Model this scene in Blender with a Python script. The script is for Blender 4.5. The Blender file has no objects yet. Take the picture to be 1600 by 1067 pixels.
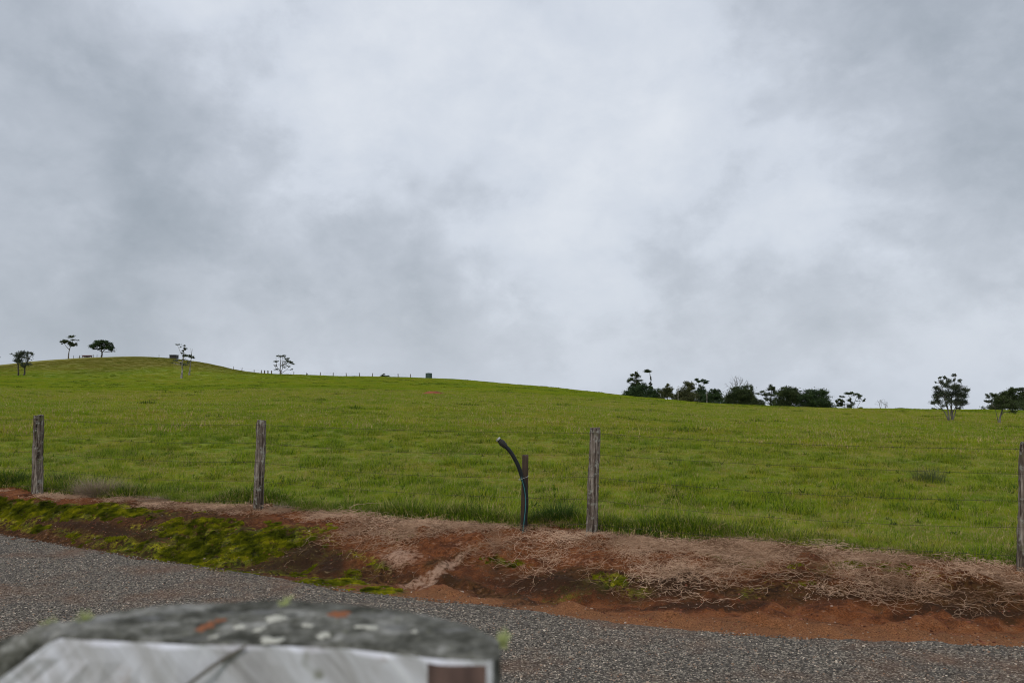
import bpy, math, random
import numpy as np
from mathutils import Vector, Matrix
random.seed(7); RNG = np.random.default_rng(11)
R = math.radians
scene = bpy.context.scene
COL = scene.collection

# ------------------------------------------------------------------ camera
CAMZ, PITCH, FPX = 1.75, 3.75, 1600*28/36.0
cd = bpy.data.cameras.new('camera'); cam = bpy.data.objects.new('camera', cd); COL.objects.link(cam)
cam.location = (0, 0, CAMZ); cam.rotation_euler = (R(90+PITCH), 0, 0)
cd.lens = 28; cd.sensor_width = 36; cd.clip_start = .05; cd.clip_end = 6000
cd.dof.use_dof = True; cd.dof.focus_distance = 10; cd.dof.aperture_fstop = 8
scene.camera = cam
scene.view_settings.view_transform = 'Standard'; scene.view_settings.look = 'None'
scene.view_settings.exposure = 0; scene.view_settings.gamma = 1
scene.render.resolution_x = 1024; scene.render.resolution_y = 682
try:
    scene.cycles.filter_width = 1.05; scene.cycles.max_bounces = 6; scene.cycles.transparent_max_bounces = 4
except Exception: pass

def ray(px, py):
    """direction through a photo pixel, scaled so that Y = 1"""
    x = (px-800)/FPX; y = (533.5-py)/FPX; p = R(PITCH)
    Y = math.cos(p)-y*math.sin(p); Z = math.sin(p)+y*math.cos(p)
    return x/Y, Z/Y
def P(px, py, Y):
    x, z = ray(px, py)
    return Vector((x*Y, Y, CAMZ+z*Y))

# ------------------------------------------------------------------ node helpers
def N(nt, typ, **kw):
    n = nt.nodes.new(typ)
    for k, v in kw.items():
        if k == 'ins':
            for a, b in v.items():
                s = n.inputs[a]
                if isinstance(b, bpy.types.NodeSocket): nt.links.new(b, s)
                else: s.default_value = b
        else: setattr(n, k, v)
    return n
def noise(nt, vec, scale, detail=3, rough=.55, dist=0):
    n = N(nt, 'ShaderNodeTexNoise', ins={'Scale': scale, 'Detail': detail, 'Roughness': rough, 'Distortion': dist})
    if vec is not None: nt.links.new(vec, n.inputs['Vector'])
    return n.outputs['Fac']
def mapr(nt, v, a, b, c=0, d=1, smooth=False):
    n = N(nt, 'ShaderNodeMapRange', ins={'Value': v, 'From Min': a, 'From Max': b, 'To Min': c, 'To Max': d})
    if smooth: n.interpolation_type = 'SMOOTHSTEP'
    return n.outputs['Result']
def math_(nt, op, a, b=0.0, c=None):
    n = nt.nodes.new('ShaderNodeMath'); n.operation = op
    for i, v in enumerate((a, b) if c is None else (a, b, c)):
        if isinstance(v, bpy.types.NodeSocket): nt.links.new(v, n.inputs[i])
        else: n.inputs[i].default_value = v
    return n.outputs[0]
def mix(nt, f, a, b, blend='MIX'):
    n = nt.nodes.new('ShaderNodeMix'); n.data_type = 'RGBA'; n.blend_type = blend
    for s, v in ((n.inputs[0], f), (n.inputs[6], a), (n.inputs[7], b)):
        if isinstance(v, bpy.types.NodeSocket): nt.links.new(v, s)
        elif isinstance(v, (int, float)): s.default_value = v
        else: s.default_value = (*v, 1)
    return n.outputs[2]
def ramp(nt, v, stops, interp='LINEAR'):
    n = nt.nodes.new('ShaderNodeValToRGB'); cr = n.color_ramp; cr.interpolation = interp
    while len(cr.elements) < len(stops): cr.elements.new(.5)
    for e, (p, c) in zip(cr.elements, stops): e.position = p; e.color = (*c, 1)
    nt.links.new(v, n.inputs[0]); return n.outputs[0]
def new_mat(name):
    m = bpy.data.materials.new(name); m.use_nodes = True; nt = m.node_tree
    b = nt.nodes['Principled BSDF']; return m, nt, b
def setc(nt, b, col=None, rough=None, bump=None, bstr=.5, bdist=.01, spec=None, metal=None):
    if col is not None:
        if isinstance(col, bpy.types.NodeSocket): nt.links.new(col, b.inputs['Base Color'])
        else: b.inputs['Base Color'].default_value = (*col, 1)
    if rough is not None: b.inputs['Roughness'].default_value = rough
    if spec is not None: b.inputs['Specular IOR Level'].default_value = spec
    if metal is not None: b.inputs['Metallic'].default_value = metal
    if bump is not None:
        n = N(nt, 'ShaderNodeBump', ins={'Height': bump, 'Strength': bstr, 'Distance': bdist})
        nt.links.new(n.outputs[0], b.inputs['Normal'])
def pos(nt): return N(nt, 'ShaderNodeNewGeometry').outputs['Position']
def objc(nt): return N(nt, 'ShaderNodeTexCoord').outputs['Object']
def scaled(nt, v, s):
    return N(nt, 'ShaderNodeVectorMath', operation='MULTIPLY', ins={0: v, 1: s}).outputs[0]

# ------------------------------------------------------------------ sky and sun
SUN_EL, SUN_AZ = 52, 205      # overcast: broad soft sun from behind the camera
w = bpy.data.worlds.new('World'); scene.world = w; w.use_nodes = True; nt = w.node_tree; nt.nodes.clear()
tc = N(nt, 'ShaderNodeTexCoord'); D = N(nt, 'ShaderNodeVectorMath', operation='NORMALIZE', ins={0: tc.outputs['Generated']}).outputs[0]
sky = N(nt, 'ShaderNodeTexSky', sky_type='NISHITA', sun_disc=False)
sky.sun_elevation = R(SUN_EL); sky.sun_rotation = R(SUN_AZ); sky.air_density = 1.5; sky.dust_density = 3
sep = N(nt, 'ShaderNodeSeparateXYZ', ins={0: D})
v0 = N(nt, 'ShaderNodeVectorMath', operation='MULTIPLY', ins={0: D, 1: (1, 1, 1.35)}).outputs[0]
v0 = N(nt, 'ShaderNodeVectorMath', operation='ADD', ins={0: v0, 1: (3.1, 1.7, .4)}).outputs[0]
n1 = noise(nt, v0, 2.3, 4, .5, .5)
n2 = noise(nt, v0, 6.0, 6, .52, .35)
n3 = noise(nt, v0, 17.0, 5, .6, .3)
bil = mapr(nt, noise(nt, v0, 4.2, 9, .60, .15), .45, .57, -.026, .026, smooth=True)
bil2 = mapr(nt, noise(nt, N(nt, 'ShaderNodeVectorMath', operation='ADD', ins={0: v0, 1: (7.0, 2.0, 5.0)}).outputs[0], 7.5, 9, .62, .2), .46, .55, -.012, .012, smooth=True)
f = math_(nt, 'ADD', math_(nt, 'MULTIPLY', n1, .40), math_(nt, 'ADD', math_(nt, 'MULTIPLY', n2, .38), math_(nt, 'MULTIPLY', n3, .20)))
f = math_(nt, 'ADD', f, math_(nt, 'ADD', bil, bil2))
# wide brighter and darker cloud banks, each at its own bearing and height in the sky
BANKS = [(720, 40, 330, .06), (560, 250, 210, .05), (900, 180, 300, .09), (850, 290, 200, .06), (480, 80, 240, .07), (20, 330, 130, .07), (30, 420, 110, .06), (430, 420, 60, .05), (620, 530, 150, .05), (1560, 480, 170, .09),
         (1150, 330, 260, .03), (1290, 570, 220, .05), (900, 560, 180, .04),
         (90, 240, 260, -.09), (260, 380, 200, -.07), (560, 400, 200, -.10), (720, 460, 150, -.10), (150, 490, 160, -.05), (330, 130, 120, .06), (1540, 60, 240, -.10), (1440, 470, 110, -.06), (1350, 410, 130, -.05), (90, 510, 150, -.07),
         (1560, 280, 160, -.04), (1050, 480, 120, -.03), (980, 20, 60, -.02)]
warp = N(nt, 'ShaderNodeTexNoise', ins={'Scale': 5.0, 'Detail': 4.0, 'Vector': D})
Dw = N(nt, 'ShaderNodeVectorMath', operation='ADD', ins={0: D, 1: N(nt, 'ShaderNodeVectorMath', operation='SCALE', ins={0: N(nt, 'ShaderNodeVectorMath', operation='SUBTRACT', ins={0: warp.outputs['Color'], 1: (.5, .5, .5)}).outputs[0], 'Scale': .35}).outputs[0]}).outputs[0]
for (bx, by, br, amp) in BANKS:
    x, z = ray(bx, by); v = Vector((x, 1, z)).normalized()
    d = N(nt, 'ShaderNodeVectorMath', operation='DISTANCE', ins={0: Dw, 1: tuple(v)}).outputs['Value']
    f = math_(nt, 'ADD', f, mapr(nt, d, 0, br*1.5/FPX, amp*1.2, 0, smooth=True))
ccol = ramp(nt, f, [(.12, (.30, .345, .40)), (.30, (.41, .455, .52)), (.46, (.53, .575, .65)), (.58, (.655, .705, .79)), (.78, (.77, .81, .875))])
low = mapr(nt, sep.outputs[2], .0, .16, 1, 0, smooth=True)
ccol = mix(nt, math_(nt, 'MULTIPLY', low, .42), ccol, (.63, .69, .775))
b1 = N(nt, 'ShaderNodeBackground', ins={'Color': sky.outputs[0], 'Strength': .10})
b2 = N(nt, 'ShaderNodeBackground', ins={'Color': ccol, 'Strength': 1.0})
ms = N(nt, 'ShaderNodeMixShader', ins={0: .93, 1: b1.outputs[0], 2: b2.outputs[0]})
wo = N(nt, 'ShaderNodeOutputWorld', ins={0: ms.outputs[0]})
sd = bpy.data.lights.new('sun', 'SUN'); sd.energy = 1.5; sd.angle = R(14); sd.color = (1, .97, .92)
sun = bpy.data.objects.new('sun', sd); COL.objects.link(sun)
az = R(SUN_AZ); sv = Vector((math.sin(az)*math.cos(R(SUN_EL)), math.cos(az)*math.cos(R(SUN_EL)), math.sin(R(SUN_EL))))
sun.rotation_euler = sv.to_track_quat('Z', 'Y').to_euler(); sun.location = (0, -5, 20)

# ------------------------------------------------------------------ object helpers
def tag(o, label=None, cat=None, group=None, kind=None):
    if label: o['label'] = label
    if cat: o['category'] = cat
    if group: o['group'] = group
    if kind: o['kind'] = kind
    return o
def empty(name, loc=(0, 0, 0)):
    o = bpy.data.objects.new(name, None); o.location = loc; COL.objects.link(o); return o
class MB:
    def __init__(s): s.v = []; s.f = []; s.m = []
    def tube(s, pts, rads, n=6, cap=True, m=0, rfun=None):
        pts = [Vector(p) for p in pts]; base = len(s.v)
        up = Vector((0, 0, 1))
        d0 = (pts[1]-pts[0]).normalized()
        if abs(d0.dot(up)) > .95: up = Vector((0, 1, 0))
        a = d0.cross(up).normalized()
        for i, p in enumerate(pts):
            d = (pts[min(i+1, len(pts)-1)]-pts[max(i-1, 0)])
            d = d.normalized() if d.length > 1e-9 else d0
            a = (a-d*a.dot(d)).normalized(); b = d.cross(a)
            for k in range(n):
                t = 2*math.pi*k/n; r = rads[i] if hasattr(rads, '__len__') else rads
                if rfun: r *= rfun(i, k)
                s.v.append(p+a*math.cos(t)*r+b*math.sin(t)*r)
        for i in range(len(pts)-1):
            for k in range(n):
                q = base+i*n
                s.f.append((q+k, q+(k+1) % n, q+n+(k+1) % n, q+n+k)); s.m.append(m)
        if cap and n > 2:
            s.f.append(tuple(base+k for k in range(n))[::-1]); s.m.append(m)
            q = base+(len(pts)-1)*n; s.f.append(tuple(q+k for k in range(n))); s.m.append(m)
    def box(s, c, size, m=0):
        b = len(s.v); x, y, z = [q/2 for q in size]
        for dx, dy, dz in ((-1,-1,-1),(1,-1,-1),(1,1,-1),(-1,1,-1),(-1,-1,1),(1,-1,1),(1,1,1),(-1,1,1)):
            s.v.append(Vector(c)+Vector((dx*x, dy*y, dz*z)))
        for q in ((0,3,2,1),(4,5,6,7),(0,1,5,4),(1,2,6,5),(2,3,7,6),(3,0,4,7)):
            s.f.append(tuple(b+i for i in q)); s.m.append(m)
    def build(s, name, mats, parent=None, smooth=False, loc=None, link=True):
        me = bpy.data.meshes.new(name)
        off = Vector(loc) if loc is not None else (parent.location if parent else Vector((0, 0, 0)))
        me.from_pydata([tuple(Vector(v)-off) for v in s.v], [], s.f)
        for m in (mats if isinstance(mats, (list, tuple)) else [mats]): me.materials.append(m)
        if any(s.m): me.polygons.foreach_set('material_index', s.m)
        if smooth: me.polygons.foreach_set('use_smooth', [True]*len(s.f))
        o = bpy.data.objects.new(name, me)
        if link: COL.objects.link(o)
        if parent: o.parent = parent
        elif loc is not None: o.location = loc
        return o
def mesh_np(name, verts, quads, mats, smooth=False):
    me = bpy.data.meshes.new(name); nv, nf, k = len(verts), len(quads), quads.shape[1]
    me.vertices.add(nv); me.vertices.foreach_set('co', np.asarray(verts, np.float32).ravel())
    me.loops.add(nf*k); me.loops.foreach_set('vertex_index', quads.astype(np.int32).ravel())
    me.polygons.add(nf); me.polygons.foreach_set('loop_start', np.arange(0, nf*k, k, dtype=np.int32))
    me.update(calc_edges=True)
    if smooth: me.polygons.foreach_set('use_smooth', np.ones(nf, bool))
    for m in (mats if isinstance(mats, (list, tuple)) else [mats]): me.materials.append(m)
    return me

# ------------------------------------------------------------------ numpy noise
def vnoise(x, y, seed=0):
    xi = np.floor(x).astype(np.int64); yi = np.floor(y).astype(np.int64)
    fx = x-xi; fy = y-yi; fx = fx*fx*(3-2*fx); fy = fy*fy*(3-2*fy)
    def h(a, b):
        n = (a*374761393+b*668265263+seed*974634777) & 0xffffffff
        n = ((n ^ (n >> 13))*1274126177) & 0xffffffff
        return ((n ^ (n >> 16)) & 0xffff)/65535.0
    return (h(xi, yi)*(1-fx)+h(xi+1, yi)*fx)*(1-fy)+(h(xi, yi+1)*(1-fx)+h(xi+1, yi+1)*fx)*fy
def fbm(x, y, s, oct=4, seed=0):
    a, t, r = 1., 0., 0.
    for o in range(oct):
        r = r+a*vnoise(x*s, y*s, seed+o*17); t += a; a *= .5; s *= 2.03
    return r/t
def sstep(a, b, x):
    t = np.clip((x-a)/(b-a), 0, 1); return t*t*(3-2*t)

# ------------------------------------------------------------------ terrain height
FENCE = [(58, 775, 126, 649), (403, 801, 143, 657), (924, 839, 168, 669), (1601, 893, 201, 692)]
FP = []                                                  # fence post feet
for (px, py, h, _) in FENCE:
    Y = 1.15*FPX/h; p = P(px, py, Y); FP.append(p)
fx = np.array([p.x for p in FP]); fy = np.array([p.y for p in FP]); fz = np.array([p.z for p in FP])
fd = np.array([fx[-1]-fx[0], fy[-1]-fy[0]]); fl = np.hypot(*fd); fd = fd/fl; fn = np.array([-fd[1], fd[0]])   # along, and into the field
if fn[1] < 0: fn = -fn
FO = np.array([fx.mean(), fy.mean()])
def fcoords(X, Y):
    a = (X-FO[0])*fd[0]+(Y-FO[1])*fd[1]; s = (X-FO[0])*fn[0]+(Y-FO[1])*fn[1]
    return a, s
fa, fs_ = fcoords(fx, fy)
def fence_s(a): return np.interp(a, fa, fs_)             # the fence is not quite straight
def fence_z(a): return np.interp(a, np.r_[fa[0]-30, fa, fa[-1]+30], np.r_[fz[0]+.25, fz, fz[-1]-.15])
EDGE_PX = [(-500, 790), (-200, 812), (0, 835), (200, 868), (380, 895), (560, 925), (760, 945), (1000, 980), (1300, 1000), (1600, 1011), (2000, 1022)]
edge = []
for (px, py) in EDGE_PX:
    x, z = ray(px, py); Y = -CAMZ/z; edge.append((x*Y, Y))
edge = np.array(edge); ea, es = fcoords(edge[:, 0], edge[:, 1])
def road_s(a): return np.interp(a, np.r_[ea[0]-60, ea, ea[-1]+60], np.r_[es[0]-1, es, es[-1]+.4])
# skyline (photo px, depth) and the middle distance
SKY = [(-700, 600, 230), (-300, 585, 230), (0, 570, 230), (60, 563.5, 230), (130, 558.5, 232), (215, 556.5, 232), (270, 560, 228), (320, 567, 220), (380, 581, 205), (430, 584.5, 195), (540, 588, 185), (640, 590, 180),
       (700, 592, 176), (800, 600, 165), (900, 609.5, 150), (1000, 621, 135), (1100, 630, 122), (1200, 634.5, 113), (1300, 638, 106), (1450, 640.5, 100), (1600, 641.5, 98), (1900, 643, 98), (2400, 648, 98)]
MID = [(-700, 597, 140), (0, 592, 140), (215, 594, 145), (320, 594, 150), (380, 596, 148), (500, 600, 120), (640, 606, 108), (800, 613, 95), (900, 624, 80), (1100, 641, 62), (1300, 648, 58), (1600, 656.5, 55), (2400, 660, 55)]
def table(T):
    az = []; r = []; z = []
    for (px, py, Y) in T:
        x, dz = ray(px, py); az.append(math.atan(x)); r.append(Y*math.hypot(1, x)); z.append(CAMZ+dz*Y)
    g = np.linspace(-math.pi, math.pi, 4001); k = np.exp(-np.linspace(-2, 2, 41)**2); k /= k.sum()
    out = []
    for q in (r, z):
        a = np.interp(g, az, q); a = np.r_[np.full(20, a[0]), a, np.full(20, a[-1])]
        out.append(np.convolve(a, k, 'valid'))
    return g, out[0], out[1]
TS, TM = table(SKY), table(MID)
def herm(t, h, p0, m0, p1, m1):
    t2 = t*t; t3 = t2*t
    return (2*t3-3*t2+1)*p0+(t3-2*t2+t)*h*m0+(-2*t3+3*t2)*p1+(t3-t2)*h*m1
def H(X, Y, detail=True):
    X = np.asarray(X, float); Y = np.asarray(Y, float)
    a, s0 = fcoords(X, Y); s = s0-fence_s(a); zf = fence_z(a)
    e = s0-road_s(a); wdt = np.maximum(e-s, .5); q = e/wdt
    # the verge: flat strip by the road, shallow gutter, then the bank up to the fence
    left = sstep(1.5, -2.5, a)
    start = .30-.22*left
    prof = sstep(start, .92-.17*left, q)
    zn = zf*prof
    zn = zn-.035*np.exp(-((q-start)/.12)**2)*(q > 0)
    zn = np.where(q > 1, zf, zn); zn = np.where(q < 0, 0, zn)
    onv = sstep(-.02, .2, q)*sstep(1.15, .9, q)
    if detail:
        n1 = fbm(X, Y, 1.6, 4, 3)-.5; n2 = fbm(X, Y, 7, 4, 5)-.5
        n3_ = fbm(X, Y, 22, 2, 6)-.5; lumps = np.maximum(fbm(X+.3*Y, Y, 3.2, 3, 8)-.52, 0)
        zn = zn+onv*(n1*.14+n2*.07+n3_*.022+lumps*(.25-.08*left))
    # the field
    az = np.arctan2(X, Y); r = np.hypot(X, Y)
    rc = np.interp(az, TS[0], TS[1]); zc = np.interp(az, TS[0], TS[2])
    rm = np.interp(az, TM[0], TM[1]); zm = np.interp(az, TM[0], TM[2])
    rf = 11.0; sl1 = (zc-zm)/(rc-rm); slm = .5*((zm-zf)/(rm-rf)+sl1); sc = (zc-CAMZ)/rc
    A = herm(np.clip((r-rf)/(rm-rf), 0, 1), rm-rf, zf, (zm-zf)/(rm-rf), zm, slm)
    B = herm(np.clip((r-rm)/(rc-rm), 0, 1), rc-rm, zm, slm, zc, sc)
    o = np.maximum(r-rc, 0)
    C = zc+np.minimum(sc, 0)*o-.035*o*(o/(o+25))+np.maximum(sc, 0)*o*np.exp(-o/12)
    zff = np.where(r < rm, A, np.where(r < rc, B, C))
    bl = sstep(.3, 9, s)*(Y > 0)
    z = zn*(1-bl)+zff*bl
    if detail:
        z = z+sstep(.2, 2.5, s)*(Y > 0)*((fbm(X, Y, .8, 3, 21)-.5)*.10*sstep(60, 20, r)+(fbm(X, Y, .12, 3, 31)-.5)*.28*sstep(12, 45, r))
        z = z+np.exp(-((s-.55)/.32)**2)*(Y > 0)*(.02+.22*np.maximum(fbm(X, Y, 1.7, 2, 77)-.36, 0))
    return z
def Hs(x, y): return float(H(np.array([x]), np.array([y]))[0])
def ground(px, py, ymax=400, ymin=2.5):
    """where the sight line through a photo pixel meets the terrain"""
    x, z = ray(px, py); Y = np.geomspace(ymin, ymax, 4000); h = H(x*Y, Y); l = CAMZ+z*Y
    i = np.argmax(l < h) if (l < h).any() else len(Y)-1
    return Vector((x*Y[i], Y[i], h[i]))

# surface zones and painted hollow shade of the verge, laid where they lie on the ground: (px, py, half width, half height, tilt)
def zone(X, Y, blobs):
    m = np.zeros_like(X)
    for (px, py, rx, ry, t, k) in blobs:
        c = ground(px, py); e1 = ground(px+rx*.5, py+t*rx*.5); e2 = ground(px, py-ry)
        u = np.array([e1.x-c.x, e1.y-c.y])*2; v = np.array([e2.x-c.x, e2.y-c.y])
        M = np.linalg.inv(np.array([u, v]).T); dx = X-c.x; dy = Y-c.y
        a = M[0, 0]*dx+M[0, 1]*dy; b = M[1, 0]*dx+M[1, 1]*dy
        m = np.maximum(m, k*np.clip(1.35-np.sqrt(a*a+b*b), 0, 1))
    return m
MOSS = [(60, 798, 220, 17, .0, 1), (50, 825, 130, 12, .1, .55), (360, 855, 150, 38, .12, .9), (250, 845, 130, 28, .1, .75), (440, 845, 80, 24, -.1, .8), (430, 890, 70, 18, .1, .75), (530, 905, 80, 16, .1, .7), (330, 890, 90, 12, .1, .8), (600, 920, 60, 8, .1, .6),
        (620, 838, 50, 8, 0, .45), (930, 912, 80, 11, .02, .85), (990, 925, 60, 10, .02, .55), (1150, 880, 80, 8, 0, .45), (1190, 925, 90, 5, 0, .3), (790, 880, 60, 8, 0, .45), (1250, 885, 130, 9, 0, .4), (1440, 895, 130, 8, .03, .35), (580, 880, 40, 14, .2, .5), (1470, 905, 60, 5, 0, .3)]
DARK = [(170, 830, 110, 14, .08, .9), (468, 868, 50, 24, -.35, 1), (518, 884, 26, 17, -.3, 1), (420, 885, 45, 18, -.2, .9), (700, 905, 60, 16, -.1, .6), (640, 850, 40, 8, 0, .5), (850, 915, 140, 18, .03, .8), (1100, 945, 160, 13, .02, .95), (1250, 900, 200, 13, .04, .75), (1500, 960, 150, 13, .0, .9), (1060, 900, 70, 16, .1, .8), (1400, 925, 200, 9, .03, .6), (640, 900, 30, 10, 0, .6), (100, 870, 60, 8, .1, .4), (820, 940, 90, 9, .02, .6)]  # dark soil patches, with the shade of hollows and gutter painted in
DAMP = [(80, 838, 220, 30, .12, 1), (300, 880, 200, 24, .14, 1), (60, 820, 150, 34, .1, 1), (280, 840, 230, 50, .12, 1), (450, 870, 110, 50, .1, 1), (590, 900, 70, 28, .1, .9), (760, 930, 120, 18, .04, .8), (950, 915, 200, 32, .04, 1), (1200, 925, 200, 28, .03, 1), (1480, 930, 200, 34, .03, 1), (700, 880, 60, 20, -.3, .6)]
SAND = [(625, 866, 34, 15, -.1, .95), (690, 888, 46, 12, -.35, .9), (650, 912, 36, 9, -.3, .8), (740, 860, 50, 8, 0, .35), (800, 900, 50, 8, 0, .3), (900, 878, 60, 8, 0, .3)]

def attrs(X, Y):
    a, s0 = fcoords(X, Y); s = s0-fence_s(a); e = s0-road_s(a)
    left = sstep(1.5, -2.5, a)
    g = sstep(.16, .42, s+.32*(fbm(X, Y, 2.2, 3, 41)-.5)-.05*left)*(Y > 0)
    behind = sstep(1.2, .6, Y)
    near = np.hypot(X, Y) < 16
    dp = np.zeros_like(X); mo = np.zeros_like(X); da = np.zeros_like(X); sa = np.zeros_like(X)
    mo[near] = zone(X[near], Y[near], MOSS); da[near] = zone(X[near], Y[near], DARK); sa[near] = zone(X[near], Y[near], SAND); dp[near] = zone(X[near], Y[near], DAMP)
    return np.maximum(g, behind), mo, da, sa, dp, e, s

# ------------------------------------------------------------------ colours shared by ground and blades
def field_colour(nt, p, rnd=None):
    """pasture green: yellower and browner patches by position in the field"""
    a = noise(nt, p, .045, 3); b = noise(nt, p, .45, 4, .6); c = noise(nt, p, 3.2, 4, .65)
    k = math_(nt, 'ADD', math_(nt, 'MULTIPLY', a, .25), math_(nt, 'ADD', math_(nt, 'MULTIPLY', b, .30), math_(nt, 'MULTIPLY', c, .45)))
    return ramp(nt, k, [(.36, (.120, .200, .012)), (.44, (.205, .285, .013)), (.50, (.280, .340, .015)), (.56, (.360, .350, .024)), (.63, (.410, .310, .075))])

# soil + pasture
m_ground, nt, b = new_mat('soil_and_pasture')
p = pos(nt)
def at(nm): return N(nt, 'ShaderNodeAttribute', attribute_name=nm).outputs['Fac']
nz1 = noise(nt, p, 4, 5, .6); nz2 = noise(nt, p, 22, 5, .65); nz3 = noise(nt, p, 110, 3, .6)
soil = ramp(nt, math_(nt, 'ADD', math_(nt, 'MULTIPLY', nz1, .6), math_(nt, 'MULTIPLY', nz2, .4)), [(.33, (.038, .014, .005)), (.43, (.110, .034, .010)), (.52, (.235, .075, .022)), (.67, (.33, .135, .050))])
soil = mix(nt, mapr(nt, nz3, .40, .58, .65, 0), soil, (.040, .013, .005))
soil = mix(nt, mapr(nt, noise(nt, p, 260, 2), .60, .70, 0, .5), soil, (.36, .22, .15))
# gritty orange strip beside the road
soil = mix(nt, mapr(nt, math_(nt, 'ADD', at('edge'), math_(nt, 'MULTIPLY', nz1, .35)), .75, .30, 0, .62), soil, mix(nt, mapr(nt, nz3, .35, .65), (.10, .040, .014), (.42, .20, .090)))
dmp = mapr(nt, math_(nt, 'ADD', at('damp'), math_(nt, 'MULTIPLY', math_(nt, 'SUBTRACT', nz1, .5), 2.2)), .30, .75)
soil = mix(nt, math_(nt, 'MULTIPLY', dmp, .85), soil, ramp(nt, nz2, [(.36, (.010, .006, .002)), (.5, (.048, .024, .007)), (.64, (.095, .042, .012))]))
dk = mapr(nt, math_(nt, 'ADD', at('dark'), math_(nt, 'MULTIPLY', math_(nt, 'SUBTRACT', nz2, .5), 2.4)), .30, .8)
soil = mix(nt, math_(nt, 'MULTIPLY', dk, .88), soil, mix(nt, nz3, (.010, .006, .003), (.055, .026, .012)))  # near-black shade of the hollows goes into the soil colour
sa = mapr(nt, math_(nt, 'ADD', at('sand'), math_(nt, 'MULTIPLY', math_(nt, 'SUBTRACT', nz2, .5), 2.8)), .30, 1.0)
soil = mix(nt, math_(nt, 'MULTIPLY', sa, .85), soil, mix(nt, nz3, (.20, .10, .055), (.62, .42, .30)))
mossc = ramp(nt, noise(nt, p, 5, 6, .7), [(.34, (.018, .020, .003)), (.43, (.065, .072, .004)), (.53, (.18, .18, .006)), (.65, (.38, .34, .010))])
mossc = mix(nt, mapr(nt, nz2, .42, .54, .8, 0), mossc, (.014, .018, .003)); mossc = mix(nt, mapr(nt, nz3, .42, .56, .6, 0), mossc, (.020, .022, .004))
mo = mapr(nt, math_(nt, 'ADD', at('moss'), math_(nt, 'ADD', math_(nt, 'MULTIPLY', math_(nt, 'SUBTRACT', nz2, .5), 1.8), math_(nt, 'MULTIPLY', math_(nt, 'SUBTRACT', nz1, .5), 1.6))), .30, .75)
mo = math_(nt, 'MULTIPLY', mo, mapr(nt, at('moss'), .08, .3)); mo = math_(nt, 'MULTIPLY', mo, mapr(nt, math_(nt, 'ADD', at('dark'), math_(nt, 'MULTIPLY', nz2, .5)), .5, .9, 1, .12))
soil = mix(nt, mo, soil, mossc)
past = mix(nt, .45, field_colour(nt, p), (.085, .100, .020))        # thatch between the blades
fine = noise(nt, scaled(nt, p, (1, .35, 1)), 1.6, 6, .72)
past = mix(nt, mapr(nt, fine, .35, .60, .45, 0), past, (.050, .080, .012))
past = mix(nt, mapr(nt, noise(nt, p, .9, 5, .7), .62, .74, 0, .5), past, (.028, .055, .012))
# browner slope of the far hill
sp = N(nt, 'ShaderNodeSeparateXYZ', ins={0: p})
hill = mapr(nt, math_(nt, 'ADD', sp.outputs[2], math_(nt, 'MULTIPLY', noise(nt, p, .06, 4, .6), 7)), 9.0, 12.0)
past = mix(nt, math_(nt, 'MULTIPLY', hill, .75), past, (.165, .135, .026))
scar = at('scar')
past = mix(nt, mapr(nt, math_(nt, 'ADD', scar, math_(nt, 'MULTIPLY', math_(nt, 'SUBTRACT', noise(nt, p, 1.1, 4), .5), 1.4)), .45, .6), past, (.22, .062, .026))
g = mapr(nt, at('grass'), .3, .7)
colr = mix(nt, g, soil, past)
setc(nt, b, colr, .95, math_(nt, 'ADD', math_(nt, 'MULTIPLY', nz2, 1.0), math_(nt, 'MULTIPLY', nz3, .6)), .9, .03, spec=.15)

# ------------------------------------------------------------------ terrain mesh (one sheet out to the horizon)
azs = np.unique(np.round(np.r_[np.arange(-180, -50, 5), np.arange(-50, -44, .6), np.arange(-44, 44, .17), np.arange(44, 50, .6), np.arange(50, 180, 5)], 4))
azs = np.radians(azs)
rs = np.r_[np.linspace(.3, 3.6, 12), np.geomspace(3.8, 14.5, 330), np.geomspace(14.7, 260, 250), np.geomspace(280, 2600, 22)]
A_, R_ = np.meshgrid(azs, rs, indexing='ij'); X_ = np.sin(A_)*R_; Y_ = np.cos(A_)*R_
Z_ = H(X_, Y_)
gr, mo_, da_, sa_, dp_, e_, s_ = attrs(X_.ravel(), Y_.ravel())
ROADM = (e_ < -.12) & (np.hypot(X_, Y_).ravel() < 60)
Zf = Z_.ravel().copy()
na, nr = A_.shape
V = np.c_[X_.ravel(), Y_.ravel(), Zf]; V = np.r_[V, [[0, 0, Hs(0, 0)]]]
ii, jj = np.meshgrid(np.arange(na), np.arange(nr-1), indexing='ij'); i2 = (ii+1) % na
Q = np.stack([ii*nr+jj, ii*nr+jj+1, i2*nr+jj+1, i2*nr+jj], -1).reshape(-1, 4)
me = mesh_np('ground', V, Q, m_ground, smooth=True)
sc0 = ground(677, 616)
scar_ = np.exp(-(((X_-sc0.x)/2.3)**2+((Y_-sc0.y)/6)**2)).ravel()
for nm, arr in (('grass', gr), ('moss', mo_), ('dark', da_), ('sand', sa_), ('damp', dp_), ('edge', e_+1.2*sstep(1.0, -1.0, fcoords(X_.ravel(), Y_.ravel())[0])), ('scar', scar_)):
    at_ = me.attributes.new(nm, 'FLOAT', 'POINT'); at_.data.foreach_set('value', np.r_[arr, [1.0]].astype(np.float32))
go = bpy.data.objects.new('ground', me); COL.objects.link(go); tag(go, 'rolling green pasture with a red soil verge along the road', kind='structure')

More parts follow.
